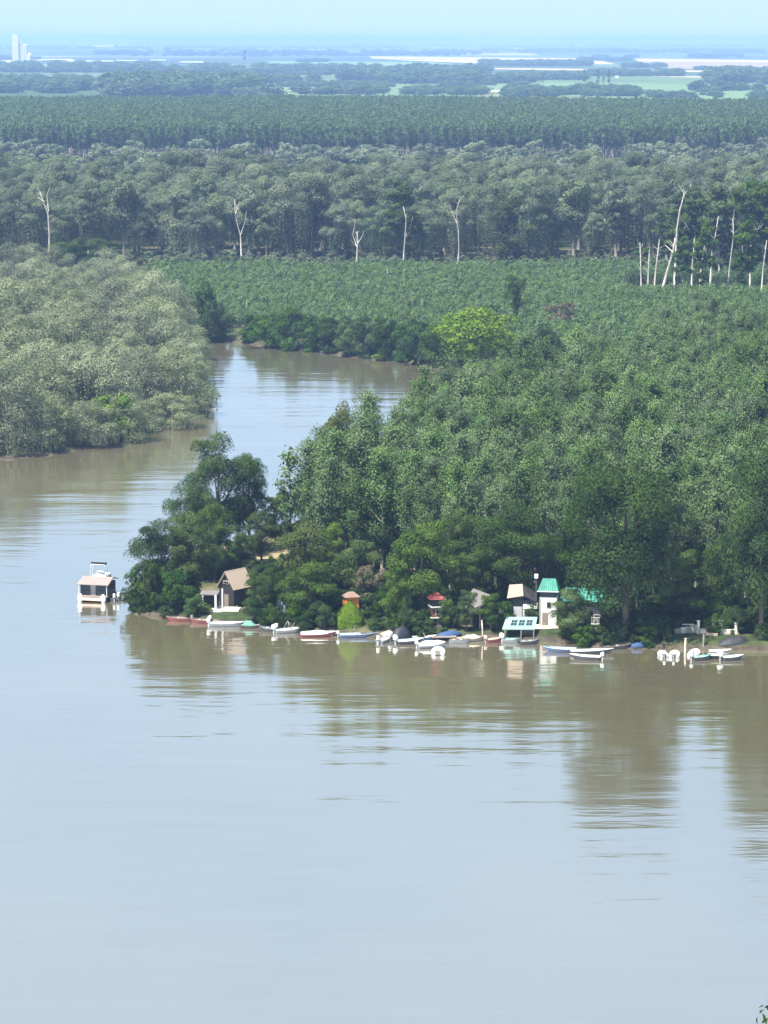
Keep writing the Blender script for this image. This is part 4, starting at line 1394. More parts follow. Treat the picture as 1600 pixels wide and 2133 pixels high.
boat('rowing_boat', 585, 1309, 3.4, 1.25, R(4), black_hull, wood, 'dark rowing boat lying inside of the white motorboat with the hoops', motor=rubber)
boat('covered_boat', 640, 1314, 3.8, 1.4, R(2), black_hull, black_tarp, 'low boat under a black cover behind the white motorboat with the red bottom', cover=black_tarp, cover_h=0.3, seats=0)
boat('skiff', 800, 1337, 2.6, 1.3, R(60), grey_hull, white, 'short white skiff end on beside the long dark blue boat', motor=white, ms=1.2, rim=white)
boat('rowing_boat', 815, 1327, 3.0, 1.3, R(25), wood, concrete, 'brown boat with a sandy cover half behind the humped tarpaulin', cover=concrete, cover_h=0.4, seats=0)
boat('motorboat', 885, 1333, 3.4, 1.5, R(6), blue_hull, white, 'dark blue boat with a white deck behind the white covered one', deck=0.5, screen=True, rim=white)
boat('rowing_boat', 958, 1339, 2.8, 1.2, R(-12), grey_hull, wood, 'small grey rowing boat tied before the short jetty', rim=wood)
boat('rowing_boat', 1104, 1341, 2.8, 1.25, R(8), black_hull, grey_hull, 'dark grey rowing boat at the foot of the landing slope')
boat('skiff', 1500, 1362, 3.0, 1.3, R(-4), grey_hull, cream, 'cream skiff tied behind the boats before the white terrace', rim=cream, deck=0.4)
boat('rowing_boat', 510, 1303, 3.2, 1.2, R(-3), wood_dark, wood, 'old brown punt between the plank jetty and the white skiff')
post(1427, 1358, 1.75, 0.15, wood_pale, 'pale thick wooden mooring post standing out in the water')
post(1465, 1352, 2.2, 0.13, wood, 'darker wooden mooring post before the white terrace')
post(1006, 1333, 2.6, 0.10, wood_pale, 'tall thin pale pole in the water at the grey boathouse', lean=-0.06)
post(551, 1300, 1.5, 0.07, wood, 'short thin pole at the end of the wooden jetty')
post(738, 1322, 1.0, 0.06, wood, 'thin stake behind the long dark blue boat')

# --- houseboat with its white cabin cruiser behind it
hb = empty('houseboat', G(201, 1249, 0), R(-14), 'moored houseboat with a pinkish roof, dark cabin and white pontoon ends', 'houseboat')
for sgn in (-1, 1):
    p_ = MB().tube([(sgn * 1.75, -2.1, 0.30), (sgn * 1.75, -1.95, 0.32), (sgn * 1.75, 2.6, 0.32), (sgn * 1.75, 2.8, 0.32)], [0.34, 0.42, 0.42, 0.3], 14).build('pontoon', rubber, hb, True)
    MB().ball((sgn * 1.75, -2.12, 0.55), (0.42, 0.24, 0.66), 12, 8).build('white_fender', white, p_, True)
MB().box((0, 0.3, 0.72), (4.4, 4.9, 0.12)).build('deck', wood, hb)
MB().box((0, -2.2, 0.45), (3.0, 0.5, 0.34)).build('stern_step', pink, hb)
MB().box((0, 0.75, 1.65), (4.1, 3.6, 1.75)).build('cabin_wall', slate, hb)
MB().box((-0.1, -1.08, 1.62), (0.75, 0.06, 1.65)).build('door', grey_hull, hb)
for x, w_ in ((-1.3, 1.3), (1.2, 1.4)):
    f_ = MB().box((x, -1.07, 1.85), (w_, 0.05, 0.85)).build('window', wood_dark, hb)
    MB().box((x, -1.105, 1.85), (w_ - 0.16, 0.02, 0.7)).build('pane', glass, f_)
f_ = MB().box((2.07, 0.7, 1.85), (0.05, 2.2, 0.8)).build('window', wood_dark, hb)
MB().box((2.105, 0.7, 1.85), (0.02, 2.0, 0.65)).build('pane', glass, f_)
rf = MB().slab([(-2.4, -1.75, 2.48), (2.4, -1.75, 2.48), (2.3, 0.9, 3.25), (-2.3, 0.9, 3.25)], 0.09)
rf.slab([(-2.3, 0.9, 3.25), (2.3, 0.9, 3.25), (2.4, 2.9, 2.75), (-2.4, 2.9, 2.75)], 0.09)
rf.build('roof', paint('pink_grey_roof', (0.25, 0.20, 0.185), 0.8, 0.12, 2.0), hb)
for x in (-2.1, 2.1):
    MB().tube([(x, -1.55, 0.75), (x, -1.55, 2.5)], 0.05, 6).build('post', white, hb)
cc = empty('cabin_cruiser', G(211, 1232, 0), R(75), 'white cabin boat behind the houseboat with a black topped canopy frame', 'boat', MOOR)
rows = hull_rows(6.5, 2.9, 1.0, 0.5)
vs = []
for x, w, zs, zk in rows:
    vs += [(x, w, zs), (x, w * 0.93, (zs + zk) / 2), (x, w * 0.68, zk + 0.07), (x, 0, zk), (x, -w * 0.68, zk + 0.07), (x, -w * 0.93, (zs + zk) / 2), (x, -w, zs), (x, 0, zs + 0.1)]
fs = [(i * 8 + j, (i + 1) * 8 + j, (i + 1) * 8 + (j + 1) % 8, i * 8 + (j + 1) % 8) for i in range(12) for j in range(8)]
fs.append(tuple(range(8)))
MB().add(vs, fs).build('hull', white, cc)
MB().box((0.5, 0, 1.75), (2.9, 2.3, 1.6), taper=0.82).build('cabin', white, cc, bevel=0.12)
for sgn in (-1, 1):
    MB().box((0.5, sgn * 1.085, 1.9), (1.8, 0.06, 0.5), rx=sgn * R(7)).build('window', glass, cc)
MB().ball((0.3, 0.25, 2.6), (0.75, 0.7, 0.42), 12, 6).build('folded_sail', white, cc, True)
for dx in (-1.2, -0.3):
    MB().tube([(dx, 1.25, 1.0), (dx - 0.1, 1.2, 2.6), (dx - 0.1, 1.05, 4.2), (dx - 0.1, -1.05, 4.2), (dx - 0.1, -1.2, 2.6), (dx, -1.25, 1.0)], 0.06, 8).build('canopy_frame', white, cc, True)
MB().tube([(-0.85, 1.2, 4.3), (-0.85, -1.2, 4.3)], 0.17, 8).build('rolled_canopy', black_tarp, cc, True)
boat('rowing_boat', 236, 1249, 2.4, 1.3, R(100), grey_hull, white, 'small white boat with a white outboard squeezed beside the houseboat', motor=white, ms=1.2, rim=white)
boat('rowing_boat', 253, 1247, 2.6, 1.5, R(80), grey_hull, white, 'small grey white boat between the houseboat and the bushes', motor=white, ms=1.3, rim=white)


# --- buildings and garden things on the bank
def gable(e, w, d, eave, apex, wallm, roofm, over=0.35, z0=0.0, gable_m=None):
    """house body with a ridge along its local y axis; roof slopes are parts"""
    a = [(-w / 2, -d / 2), (w / 2, -d / 2), (w / 2, d / 2), (-w / 2, d / 2)]
    vs = [(x, y, z0) for x, y in a] + [(x, y, eave) for x, y in a]
    MB().add(vs, [(0, 1, 5, 4), (1, 2, 6, 5), (2, 3, 7, 6), (3, 0, 4, 7), (4, 5, 6, 7)]).build('wall', wallm, e)
    for y in (-d / 2, d / 2):
        MB().add([(-w / 2, y, eave), (w / 2, y, eave), (0, y, apex - 0.05), (-w / 2, y + (0.06 if y < 0 else -0.06), eave), (w / 2, y + (0.06 if y < 0 else -0.06), eave), (0, y + (0.06 if y < 0 else -0.06), apex - 0.05)],
                 [(0, 1, 2), (5, 4, 3), (0, 2, 5, 3), (2, 1, 4, 5)]).build('gable', gable_m or wallm, e)
    sl = (apex - eave) / (w / 2)
    xe, ze = w / 2 + over, eave - sl * over
    for sgn in (-1, 1):
        q = [(0, -d / 2 - over, apex + 0.08), (sgn * xe, -d / 2 - over, ze + 0.08), (sgn * xe, d / 2 + over, ze + 0.08), (0, d / 2 + over, apex + 0.08)]
        if sgn < 0:
            q = q[::-1]
        MB().slab(q, 0.1).build('roof_slope', roofm, e)


ct = empty('cottage', at(490, 1274), R(-38), 'small dark timber cottage with a steep tan shingle roof above the jetty', 'cottage')
ct.scale = (0.88, 0.88, 0.9)
gable(ct, 3.0, 4.2, 3.5, 5.7, wood_dark, thatch, 0.4)
MB().box((0, -2.13, 1.1), (0.9, 0.07, 2.0)).build('door', wood, ct)
f_ = MB().box((0, -2.18, 4.0), (1.2, 0.1, 0.5)).build('window', wood_pale, ct)
MB().box((0, -2.24, 4.0), (1.0, 0.04, 0.34)).build('pane', glass, f_)
po = empty('porch', at(448, 1284), R(-6), 'open porch with white posts and a flat roof beside the tan roofed cottage', 'porch')
MB().slab([(-2.0, -1.0, 2.45), (0.5, -1.0, 2.45), (0.5, 1.2, 2.65), (-2.0, 1.2, 2.65)], 0.14).build('roof', grey_roof, po)
for x, y, r_ in ((-1.9, -0.9, 0.09), (0.25, -0.9, 0.15), (1.2, -0.9, 0.1), (-1.9, 1.0, 0.09)):
    MB().box((x, y, 1.15 if x < 1 else 1.6), (2 * r_, 2 * r_, 2.5 if x < 1 else 3.4)).build('post', white, po)
MB().box((0.9, 0.0, 0.18), (5.2, 2.2, 0.35)).build('deck', cream, po)
MB().box((0.9, -1.25, -0.05), (5.8, 0.5, 0.25)).build('step', wood_pale, po)
MB().box((-0.8, 1.25, 1.25), (2.3, 0.08, 2.2)).build('back_wall', wood_dark, po)
MB().box((2.6, -0.9, 0.75), (1.4, 0.07, 0.07)).build('rail', wood_pale, po)
MB().box((3.25, -0.9, 0.55), (0.1, 0.1, 0.8)).build('rail_post', wood_pale, po)

jt = empty('jetty', G(500, 1299, 0.0), R(-5), 'low weathered plank jetty along the bank below the cottage', 'jetty')
for k in range(26):
    MB().box((-3.6 + k * 0.29, 0, 0.42 + RNG.uniform(-0.012, 0.012)), (0.26, 1.3 + RNG.uniform(-.06, .06), 0.05)).build('plank', wood, jt)
for x in (-3.3, -1.1, 1.1, 3.3):
    for y in (-0.5, 0.5):
        MB().tube([(x, y, -0.9), (x, y, 0.4)], 0.07, 6).build('pile', wood_dark, jt)

pb = empty('painted_boards', at(586, 1296), R(8), 'light blue painted upright boards leaning at the dark tree by the water', 'boards')
for k, (x, h_) in enumerate(((-0.42, 2.15), (-0.2, 2.3), (0.05, 2.0), (0.4, 1.55))):
    MB().box((x, 0, h_ / 2), (0.2, 0.05, h_), ry=R(-4 + 2 * k)).build('board', pale_blue, pb)
MB().box((-0.05, 0.05, 0.6), (1.1, 0.04, 0.1)).build('batten', pale_blue, pb)

lh = empty('lookout_hut', at(731, 1302), R(22), 'small orange lookout hut on stilts above the cone of creeper', 'hut')
zb = top_z(G(731, 1302).y, 1268) - lh.location.z
zt = top_z(G(731, 1302).y, 1241) - lh.location.z
for x in (-0.8, 0.8):
    for y in (-0.7, 0.7):
        MB().box((x, y, zb / 2), (0.14, 0.14, zb)).build('stilt', wood, lh)
MB().box((0, 0, zb - 0.05), (2.1, 1.8, 0.12)).build('floor', wood_dark, lh)
MB().box((0, 0, (zb + zt) / 2), (1.8, 1.5, zt - zb)).build('wall', orange, lh)
f_ = MB().box((-0.4, -0.76, (zb + zt) / 2 + 0.1), (0.6, 0.05, 0.6)).build('window', red_roof, lh)
MB().box((-0.4, -0.79, (zb + zt) / 2 + 0.1), (0.46, 0.03, 0.46)).build('pane', glass, f_)
hx, hy, hz_ = 1.12, 0.95, zt + 0.6
MB().add([(-hx, -hy, zt - 0.08), (hx, -hy, zt - 0.08), (hx, hy, zt - 0.08), (-hx, hy, zt - 0.08), (-0.35, 0, hz_), (0.35, 0, hz_)],
         [(0, 1, 5, 4), (1, 2, 5), (2, 3, 4, 5), (3, 0, 4), (3, 2, 1, 0)]).build('roof', brown_roof, lh)

# cone of creeper: stakes under a cone of leaves
cr_ = empty('creeper_cone', at(729, 1316), 0, 'bright green creeper grown over a cone of stakes at the water', 'creeper')
hc = top_z(G(729, 1316).y, 1266)
rng = np.random.default_rng(5)
k = 5200
zz = rng.random(k) ** 1.25
aa = rng.uniform(0, 2 * math.pi, k)
rr = 2.0 * (1 - zz ** 1.7 * 0.93) ** 0.85 * (1 + 0.07 * np.sin(aa * 5) + rng.normal(0, 0.04, k)) * np.where(zz < 0.25, 0.94, 1.0)
P = np.stack([rr * np.cos(aa), rr * np.sin(aa), zz * hc], 1)
D = unit(np.stack([np.cos(aa), np.sin(aa), np.full(k, 0.5)], 1))
v_, f_, t_, s_n = leaves(rng, P, unit(D + rng.normal(0, 0.35, D.shape)), rng.normal(0, .5, D.shape) + np.array([0, 0, -1]), np.full(k, 0.24), 0.5, rng.uniform(0.1, 0.9, k))
o_ = bpy.data.objects.new('foliage', np_mesh('foliage', v_, f_, L_lime, t_)); COL.objects.link(o_); o_.parent = cr_
for j in range(6):
    w = j * math.pi / 3
    MB().tube([(1.6 * math.cos(w), 1.6 * math.sin(w), -0.2), (0.12 * math.cos(w), 0.12 * math.sin(w), hc * 0.98)], 0.04, 5).build('stake', wood, cr_)

lp = empty('garden_lamp', at(791, 1296), 0, 'white garden lamp with a globe beside the white table', 'lamp')
MB().lathe([(0.14, 0), (0.14, 0.1), (0.07, 0.2), (0.06, 1.5), (0.10, 1.55)], 10).build('post', white, lp)
MB().ball((0, 0, 1.78), (0.22, 0.22, 0.25)).build('globe', white, lp, True)
tb = empty('garden_table', at(778, 1300), 0, 'long white garden table in the shade beside the garden lamp', 'table')
MB().box((0, 0, 0.78), (1.6, 0.8, 0.06)).build('tabletop', white, tb)
for x in (-0.7, 0.7):
    for y in (-0.3, 0.3):
        MB().box((x, y, 0.37), (0.07, 0.07, 0.76)).build('leg', white, tb)

rh = empty('red_roofed_hut', at(909, 1316), R(12), 'narrow brown hut with a red roof and white ledges under the domed tree', 'hut')
yb = G(909, 1316).y
z_ = lambda v: top_z(yb, v) - rh.location.z
MB().box((0, 0, z_(1283) / 2), (1.8, 1.8, z_(1283))).build('lower_wall', wood_dark, rh)
MB().box((0, 0, (z_(1283) + z_(1262)) / 2), (1.9, 1.9, z_(1262) - z_(1283))).build('upper_wall', wood_red, rh)
MB().box((0, -0.1, z_(1262)), (2.1, 2.2, 0.12)).build('ledge', white, rh)
MB().box((0, -0.1, z_(1284)), (2.1, 2.2, 0.14)).build('ledge', white, rh)
MB().box((0, 0, (z_(1262) + z_(1246)) / 2), (1.5, 1.5, z_(1246) - z_(1262))).build('attic_or_eaves_shade', wood_dark, rh)
f_ = MB().box((0, -0.97, (z_(1283) + z_(1262)) / 2), (0.7, 0.06, 0.8)).build('window', white, rh)
MB().box((0, -1.01, (z_(1283) + z_(1262)) / 2), (0.55, 0.03, 0.65)).build('pane', glass, f_)
MB().box((0.2, -0.92, 0.95), (0.8, 0.06, 1.8)).build('door', wood, rh)
hx = 1.15
MB().add([(-hx, -hx, z_(1246)), (hx, -hx, z_(1246)), (hx, hx, z_(1246)), (-hx, hx, z_(1246)), (0, 0, z_(1231))], [(0, 1, 4), (1, 2, 4), (2, 3, 4), (3, 0, 4), (3, 2, 1, 0)]).build('roof', red_roof, rh)
wt = empty('white_box', at(889, 1313, 0.35), R(5), 'big white chest standing on the bank in front of the red roofed hut', 'chest')
MB().box((0, 0, 0.4), (1.6, 0.8, 0.75)).build('body', white, wt, bevel=0.06)
MB().box((0, 0, 0.83), (1.7, 0.9, 0.12)).build('lid', white, wt, bevel=0.04)

jt2 = empty('jetty', G(925, 1334, 0), R(4), 'short wooden jetty on piles among the boats by the red roofed hut', 'jetty')
for k in range(12):
    MB().box((-1.55 + k * 0.28, 0, 0.5 + RNG.uniform(-0.012, 0.012)), (0.25, 1.2, 0.05)).build('plank', wood, jt2)
for x in (-1.4, 1.4):
    for y in (-0.45, 0.45):
        MB().tube([(x, y, -0.9), (x, y, 0.48)], 0.07, 6).build('pile', wood_dark, jt2)

bh_ = empty('old_boathouse', at(1003, 1315), R(24), 'old dark boathouse with a worn grey roof, open towards the water', 'boathouse')
gable(bh_, 3.3, 4.5, 2.7, 4.6, wood_dark, grey_roof, 0.4)
for x in (-1.5, 0.3, 1.5):
    MB().box((x, -2.6, 1.35), (0.15, 0.15, 2.9)).build('post', wood, bh_)
MB().box((0, -2.27, 1.2), (2.0, 0.06, 2.3)).build('door', wood_dark, bh_)

uh = empty('two_storey_hut', at(1085, 1312), R(-6), 'two storey hut with tan roof and grey and white boards behind the mint boathouse', 'hut')
yb = G(1085, 1312).y
zu = lambda v: top_z(yb, v) - uh.location.z
MB().box((0.2, 1.2, zu(1250) / 2), (3.0, 2.2, zu(1250))).build('wall', slate, uh)
MB().box((-0.45, 0.04, (zu(1287) + zu(1264)) / 2), (1.15, 0.08, zu(1264) - zu(1287))).build('wall_board', galv, uh)
MB().box((0.85, 0.04, (zu(1287) + zu(1264)) / 2), (1.2, 0.08, zu(1264) - zu(1287))).build('wall_board', white, uh)
MB().slab([(0.3, -0.5, zu(1266)), (2.2, -0.5, zu(1266)), (2.2, 0.5, zu(1255)), (0.3, 0.5, zu(1255))], 0.06).build('awning', white, uh)
MB().box((-0.4, 0.06, (zu(1262) + zu(1247)) / 2), (1.3, 0.06, zu(1247) - zu(1262))).build('window', glass, uh)
q = [(-1.9, -0.3, zu(1246)), (0.35, -0.3, zu(1240)), (0.1, 1.4, zu(1220)), (-1.7, 1.4, zu(1222))]
MB().slab(q, 0.1).build('roof_slope', thatch, uh)
MB().slab([(0.35, -0.3, zu(1240)), (2.0, -0.3, zu(1252)), (2.0, 2.4, zu(1240)), (0.1, 1.4, zu(1220))], 0.1).build('roof_slope', wood_dark, uh)

mb_ = empty('mint_boathouse', G(1082, 1331, 0), R(0), 'open boathouse with a mint green roof and three square skylights', 'boathouse')
yb = G(1082, 1331).y
zm = lambda v: top_z(yb, v)
z0, z1 = zm(1309), zm(1284)
dep = 2.6
y0 = -0.6
z1 = z1 + 0.05 - dep * 0.19
q = [(-2.35, y0, z0), (2.05, y0, z0), (2.5, y0 + dep, z1), (-1.7, y0 + dep, z1)]
MB().slab(q, 0.12).build('roof', mint, mb_)
qa = [Vector(p) for p in q]
nrm = (qa[1] - qa[0]).cross(qa[3] - qa[0]).normalized()
for s0 in (0.22, 0.46, 0.70):
    def bl(s, t):
        return (qa[0] * (1 - s) + qa[1] * s) * (1 - t) + (qa[3] * (1 - s) + qa[2] * s) * t + nrm * 0.06
    f_ = MB().slab([bl(s0 - .02, .22), bl(s0 + .20, .22), bl(s0 + .20, .76), bl(s0 - .02, .76)], 0.06).build('skylight', mint, mb_)
    for a, b_ in ((0.0, 0.085), (0.095, 0.18)):
        for c, d_ in ((0.27, 0.48), (0.51, 0.71)):
            MB().slab([bl(s0 + a, c) + nrm * .02, bl(s0 + b_, c) + nrm * .02, bl(s0 + b_, d_) + nrm * .02, bl(s0 + a, d_) + nrm * .02], 0.015).build('pane', glass, f_)
for x in (-2.0, 0.2, 1.9):
    for y in (y0 + 0.1, y0 + dep - 0.2):
        MB().box((x, y, z0 / 2 - 0.4), (0.14, 0.14, z0 + 0.75)).build('post', wood, mb_)
MB().box((0.1, y0 + dep - 0.1, z0 / 2), (4.0, 0.08, z0)).build('back_wall', wood_dark, mb_)
MB().box((1.0, y0 + 0.9, 0.7), (1.6, 0.06, 1.5)).build('side_board', slate, mb_)

wh = empty('white_house', at(1140, 1319), R(-8), 'white two storey house with a bright teal hipped roof above the landing slope', 'house')
yb = G(1140, 1319).y
zh = lambda v: top_z(yb, v) - wh.location.z
H1, H2, H3 = zh(1244), zh(1230), zh(1208)
MB().box((0.1, 1.5, H1 / 2), (2.3, 3.0, H1)).build('wall', white_wall, wh)
MB().box((0.1, 1.5, zh(1275)), (2.36, 3.06, 0.10)).build('string_course', cream, wh)
MB().box((0.1, 1.55, (H1 + H2) / 2), (2.2, 2.9, H2 - H1)).build('attic_or_eaves_shade', slate, wh)  # eaves' shadow on the white wall, put in as a dark box
MB().add([(-1.35, -0.25, H2 - 0.1), (1.5, -0.25, H2 - 0.1), (1.5, 3.3, H2 - 0.1), (-1.35, 3.3, H2 - 0.1), (-0.75, 1.2, H3), (1.0, 1.2, H3)],
         [(0, 1, 5, 4), (1, 2, 5), (2, 3, 4, 5), (3, 0, 4), (3, 2, 1, 0)]).build('roof', teal, wh)
MB().box((4.7, 3.4, zh(1262) / 2), (7.2, 3.2, zh(1262))).build('wing_wall', slate, wh)
MB().slab([(1.3, 1.5, zh(1256)), (8.7, 1.5, zh(1256)), (8.0, 3.6, zh(1232)), (2.2, 3.6, zh(1232))], 0.1).build('wing_roof', teal, wh)
MB().slab([(2.2, 3.6, zh(1232)), (8.0, 3.6, zh(1232)), (8.7, 5.4, zh(1256)), (1.3, 5.4, zh(1256))], 0.1).build('wing_roof', teal, wh)
for x in (2.6, 4.6, 6.6):
    f_ = MB().box((x, 1.78, zh(1290)), (0.9, 0.06, 1.0)).build('window', white, wh)
    MB().box((x, 1.74, zh(1290)), (0.74, 0.03, 0.84)).build('pane', glass, f_)
f_ = MB().box((0.2, -0.03, zh(1260)), (0.62, 0.07, 0.8)).build('window', wood, wh)
MB().box((0.2, -0.075, zh(1260)), (0.48, 0.03, 0.66)).build('pane', glass, f_)
f_ = MB().box((-0.3, -0.03, 1.0), (0.8, 0.07, 1.9)).build('door', wood, wh)
MB().box((0.0, -0.08, 1.0), (0.06, 0.06, 0.14)).build('handle', galv, f_)
MB().tube([(-1.02, -0.08, 0.1), (-1.02, -0.08, H1)], 0.05, 6).build('drainpipe', galv, wh)
MB().tube([(-1.38, -0.3, H2 - 0.12), (1.52, -0.3, H2 - 0.12)], 0.07, 6).build('gutter', galv, wh)
for k in range(9):
    t_ = (k + 0.5) / 9
    a0, a1 = Vector((-1.35 + 2.85 * t_, -0.27, H2 - 0.06)), Vector((-0.75 + 1.75 * t_, 1.2, H3 + 0.04))
    MB().tube([a0, a1], 0.03, 4).build('roof_seam', teal, wh)
for k in range(16):
    t_ = (k + 0.5) / 16
    a0, a1 = Vector((1.3 + 7.4 * t_, 1.48, zh(1256) + 0.03)), Vector((2.2 + 5.8 * t_, 3.6, zh(1232) + 0.03))
    MB().tube([a0, a1], 0.03, 4).build('roof_seam', teal, wh)
MB().box((-1.75, 2.4, zh(1207)), (0.5, 0.5, 0.55)).build('chimney_cap', white, wh)
MB().box((-1.75, 2.4, zh(1207) / 2 - 0.14), (0.2, 0.2, zh(1207) - 0.28)).build('chimney', slate, wh)

ls = empty('landing_slope', G(1138, 1331, 0), 0, 'sandy concrete landing slope at the foot of the white house', 'ramp')
MB().add([(-1.9, -0.9, -0.5), (1.6, -1.1, -0.5), (2.2, 4.6, -0.3), (-2.2, 4.6, -0.3), (-1.9, -0.8, 0.03), (1.5, -1.0, 0.03), (1.9, 4.5, 1.15), (-2.1, 4.5, 1.15)],
         [(3, 2, 1, 0), (4, 5, 6, 7), (0, 1, 5, 4), (1, 2, 6, 5), (2, 3, 7, 6), (3, 0, 4, 7)]).build('slab', concrete, ls)
st = empty('stone_steps', G(1164, 1336, 0), R(10), 'short flight of pale stone steps down to the water beside the landing slope', 'steps')
for k in range(5):
    MB().box((0, 0.55 * k, 0.02 + 0.1 * k), (1.3, 0.56, 0.28 + 0.2 * k * 0)).build('step', concrete if k % 2 else pink, st)

gc = empty('garden_bench', at(1240, 1322), R(-10), 'white garden bench with a latticed back on a white slab under the huge tree', 'bench')
MB().box((0, 0, 0.08), (1.8, 1.0, 0.16)).build('slab', white, gc)
MB().box((0, 0, 0.62), (1.2, 0.5, 0.07)).build('seat', white, gc)
for k in range(6):
    MB().box((-0.5 + 0.2 * k, 0.24, 1.05), (0.07, 0.05, 0.8)).build('back_slat', white, gc)
MB().box((0, 0.24, 1.48), (1.2, 0.07, 0.09)).build('back_rail', white, gc)
for x in (-0.52, 0.52):
    for y in (-0.2, 0.2):
        MB().box((x, y, 0.37), (0.07, 0.07, 0.45)).build('leg', white, gc)
ur = empty('garden_urn', at(1238, 1314), 0, 'tall white urn on a pedestal behind the garden bench', 'urn')
MB().lathe([(0.28, 0), (0.28, 0.2), (0.16, 0.3), (0.16, 1.5), (0.26, 1.6)], 12).build('pedestal', white, ur)
MB().lathe([(0.10, 1.6), (0.30, 1.85), (0.34, 2.1), (0.25, 2.2), (0.30, 2.28)], 12).build('bowl', white, ur, True)

te = empty('terrace', at(1497, 1334), R(3), 'garden terrace with cream white parapet walls and square pillars', 'terrace')
yb = G(1497, 1334).y
zt_ = lambda v: top_z(yb, v) - te.location.z
X = lambda u: (u - 1497) * mpp(1334)
for u0, u1, v in ((1458, 1481, 1309), (1504, 1531, 1311)):
    MB().box((X((u0 + u1) / 2), 0, (zt_(v) + 0.2) / 2), (X(u1) - X(u0), 0.18, zt_(v) - 0.2)).build('parapet', cream, te)
for u, v, w_ in ((1454, 1294, 0.3), (1483, 1295, 0.45), (1501, 1294, 0.45), (1533, 1299, 0.35)):
    p_ = MB().box((X(u), -0.03, zt_(v) / 2), (w_, 0.34, zt_(v))).build('pillar', cream, te)
    MB().box((X(u), -0.03, zt_(v) + 0.05), (w_ + 0.12, 0.46, 0.1)).build('cap', cream, p_)
MB().box((X(1495), 1.5, 0.05), (X(1540) - X(1452), 3.3, 0.3)).build('floor', concrete, te)
MB().box((X(1478), -0.7, 0.1), (X(1492) - X(1464), 1.1, 0.5)).build('step', pink, te)
rw = empty('retaining_wall', at(1425, 1334), R(2), 'low sandy retaining wall leading to the white terrace', 'wall')
for k in range(7):
    MB().box((-1.95 + 0.62 * k, 0.12 * k, 0.28 + 0.045 * k), (0.6, 0.4, 0.62 + 0.09 * k + RNG.uniform(-.03, .03))).build('block', concrete if k % 3 else cream, rw)
MB().box((0.6, 0.5, 1.25), (1.6, 0.3, 0.12)).build('coping', white, rw)
wf = empty('rail_fence', at(1572, 1330), R(2), 'white rail fence in the shade at the end of the bank', 'fence')
for k in range(6):
    MB().box((-1.6 + 0.64 * k, 0, 0.55), (0.08, 0.08, 1.1)).build('post', white, wf)
for z in (0.55, 1.0):
    MB().box((0, -0.055, z), (3.4, 0.04, 0.09)).build('rail', white, wf)

# ------------------------------------------------------------------ far plain: fields, elevator, halls, village
FIELDS = [
    ('stubble_field', (0.43, 0.335, 0.215), [(770, 117), (1255, 122), (1262, 127), (990, 126), (775, 122)], 'long pale stubble field shining on the far plain'),
    ('stubble_field', (0.43, 0.335, 0.215), [(1322, 122), (1680, 126), (1680, 131), (1330, 128)], 'upper pale stubble strip at the far side of the plain'),
    ('stubble_field', (0.30, 0.22, 0.155), [(1335, 128.5), (1680, 131.5), (1680, 147), (1400, 143), (1330, 136)], 'tan ploughed field below the pale stubble strip'),
    ('stubble_field', (0.43, 0.335, 0.215), [(1030, 142), (1330, 145), (1500, 148), (1500, 151), (1330, 148), (1030, 144.5)], 'thin pale track-like strip across the middle plain'),
    ('stubble_field', (0.58, 0.50, 0.34), [(800, 124), (1030, 127.5), (1250, 128), (1280, 133), (1000, 132)], 'tan strip under the long pale stubble field'),
    ('meadow', (0.12, 0.19, 0.08), [(1000, 170), (1700, 180), (1700, 206), (1320, 208), (1000, 190)], 'pale green meadow before the column poplars'),
    ('meadow', (0.115, 0.175, 0.075), [(540, 178), (830, 176), (1000, 190), (1000, 203), (560, 200)], 'pale green meadow in the middle of the plain'),
    ('meadow', (0.115, 0.175, 0.075), [(-150, 160), (180, 158), (330, 164), (240, 176), (-150, 180)], 'green meadow below the grain elevator'),
    ('meadow', (0.15, 0.23, 0.10), [(560, 128), (900, 130), (1000, 137), (560, 139)], 'hazy green field in front of the far woods'),
    ('stubble_field', (0.66, 0.55, 0.38), [(60, 98), (270, 92), (262, 97), (80, 101)], 'pale strip near the horizon behind the grain elevator'),
    ('stubble_field', (0.66, 0.58, 0.42), [(600, 190), (740, 186), (760, 188.5), (610, 193)], 'narrow pale strip beyond the far plantation'),
    ('stubble_field', (0.66, 0.58, 0.42), [(980, 189), (1180, 193), (1180, 195), (980, 191.5)], 'narrow pale strip before the column poplars'),
]
for k, (nm, col, px, lab) in enumerate(FIELDS):
    q = [G(u, v, 1.02) for u, v in px]
    c = sum(q, Vector()) / len(q)
    me = bpy.data.meshes.new(nm)
    zt0 = 0.35 + 0.12 * k
    vs = [(p.x - c.x, p.y - c.y, zt0) for p in q] + [(p.x - c.x, p.y - c.y, -0.5) for p in q]
    nq = len(q)
    me.from_pydata(vs, [], [tuple(range(nq))] + [(i, i + nq, (i + 1) % nq + nq, (i + 1) % nq) for i in range(nq)])
    me.materials.append(paint('field_%.2f_%.2f' % (col[0], col[1]), col, 0.95, 0.1, 0.004, spec=0.1))
    me.update()
    o_ = bpy.data.objects.new(nm, me)
    COL.objects.link(o_)
    o_.location = c
    tag(o_, lab, 'field', kind='structure')

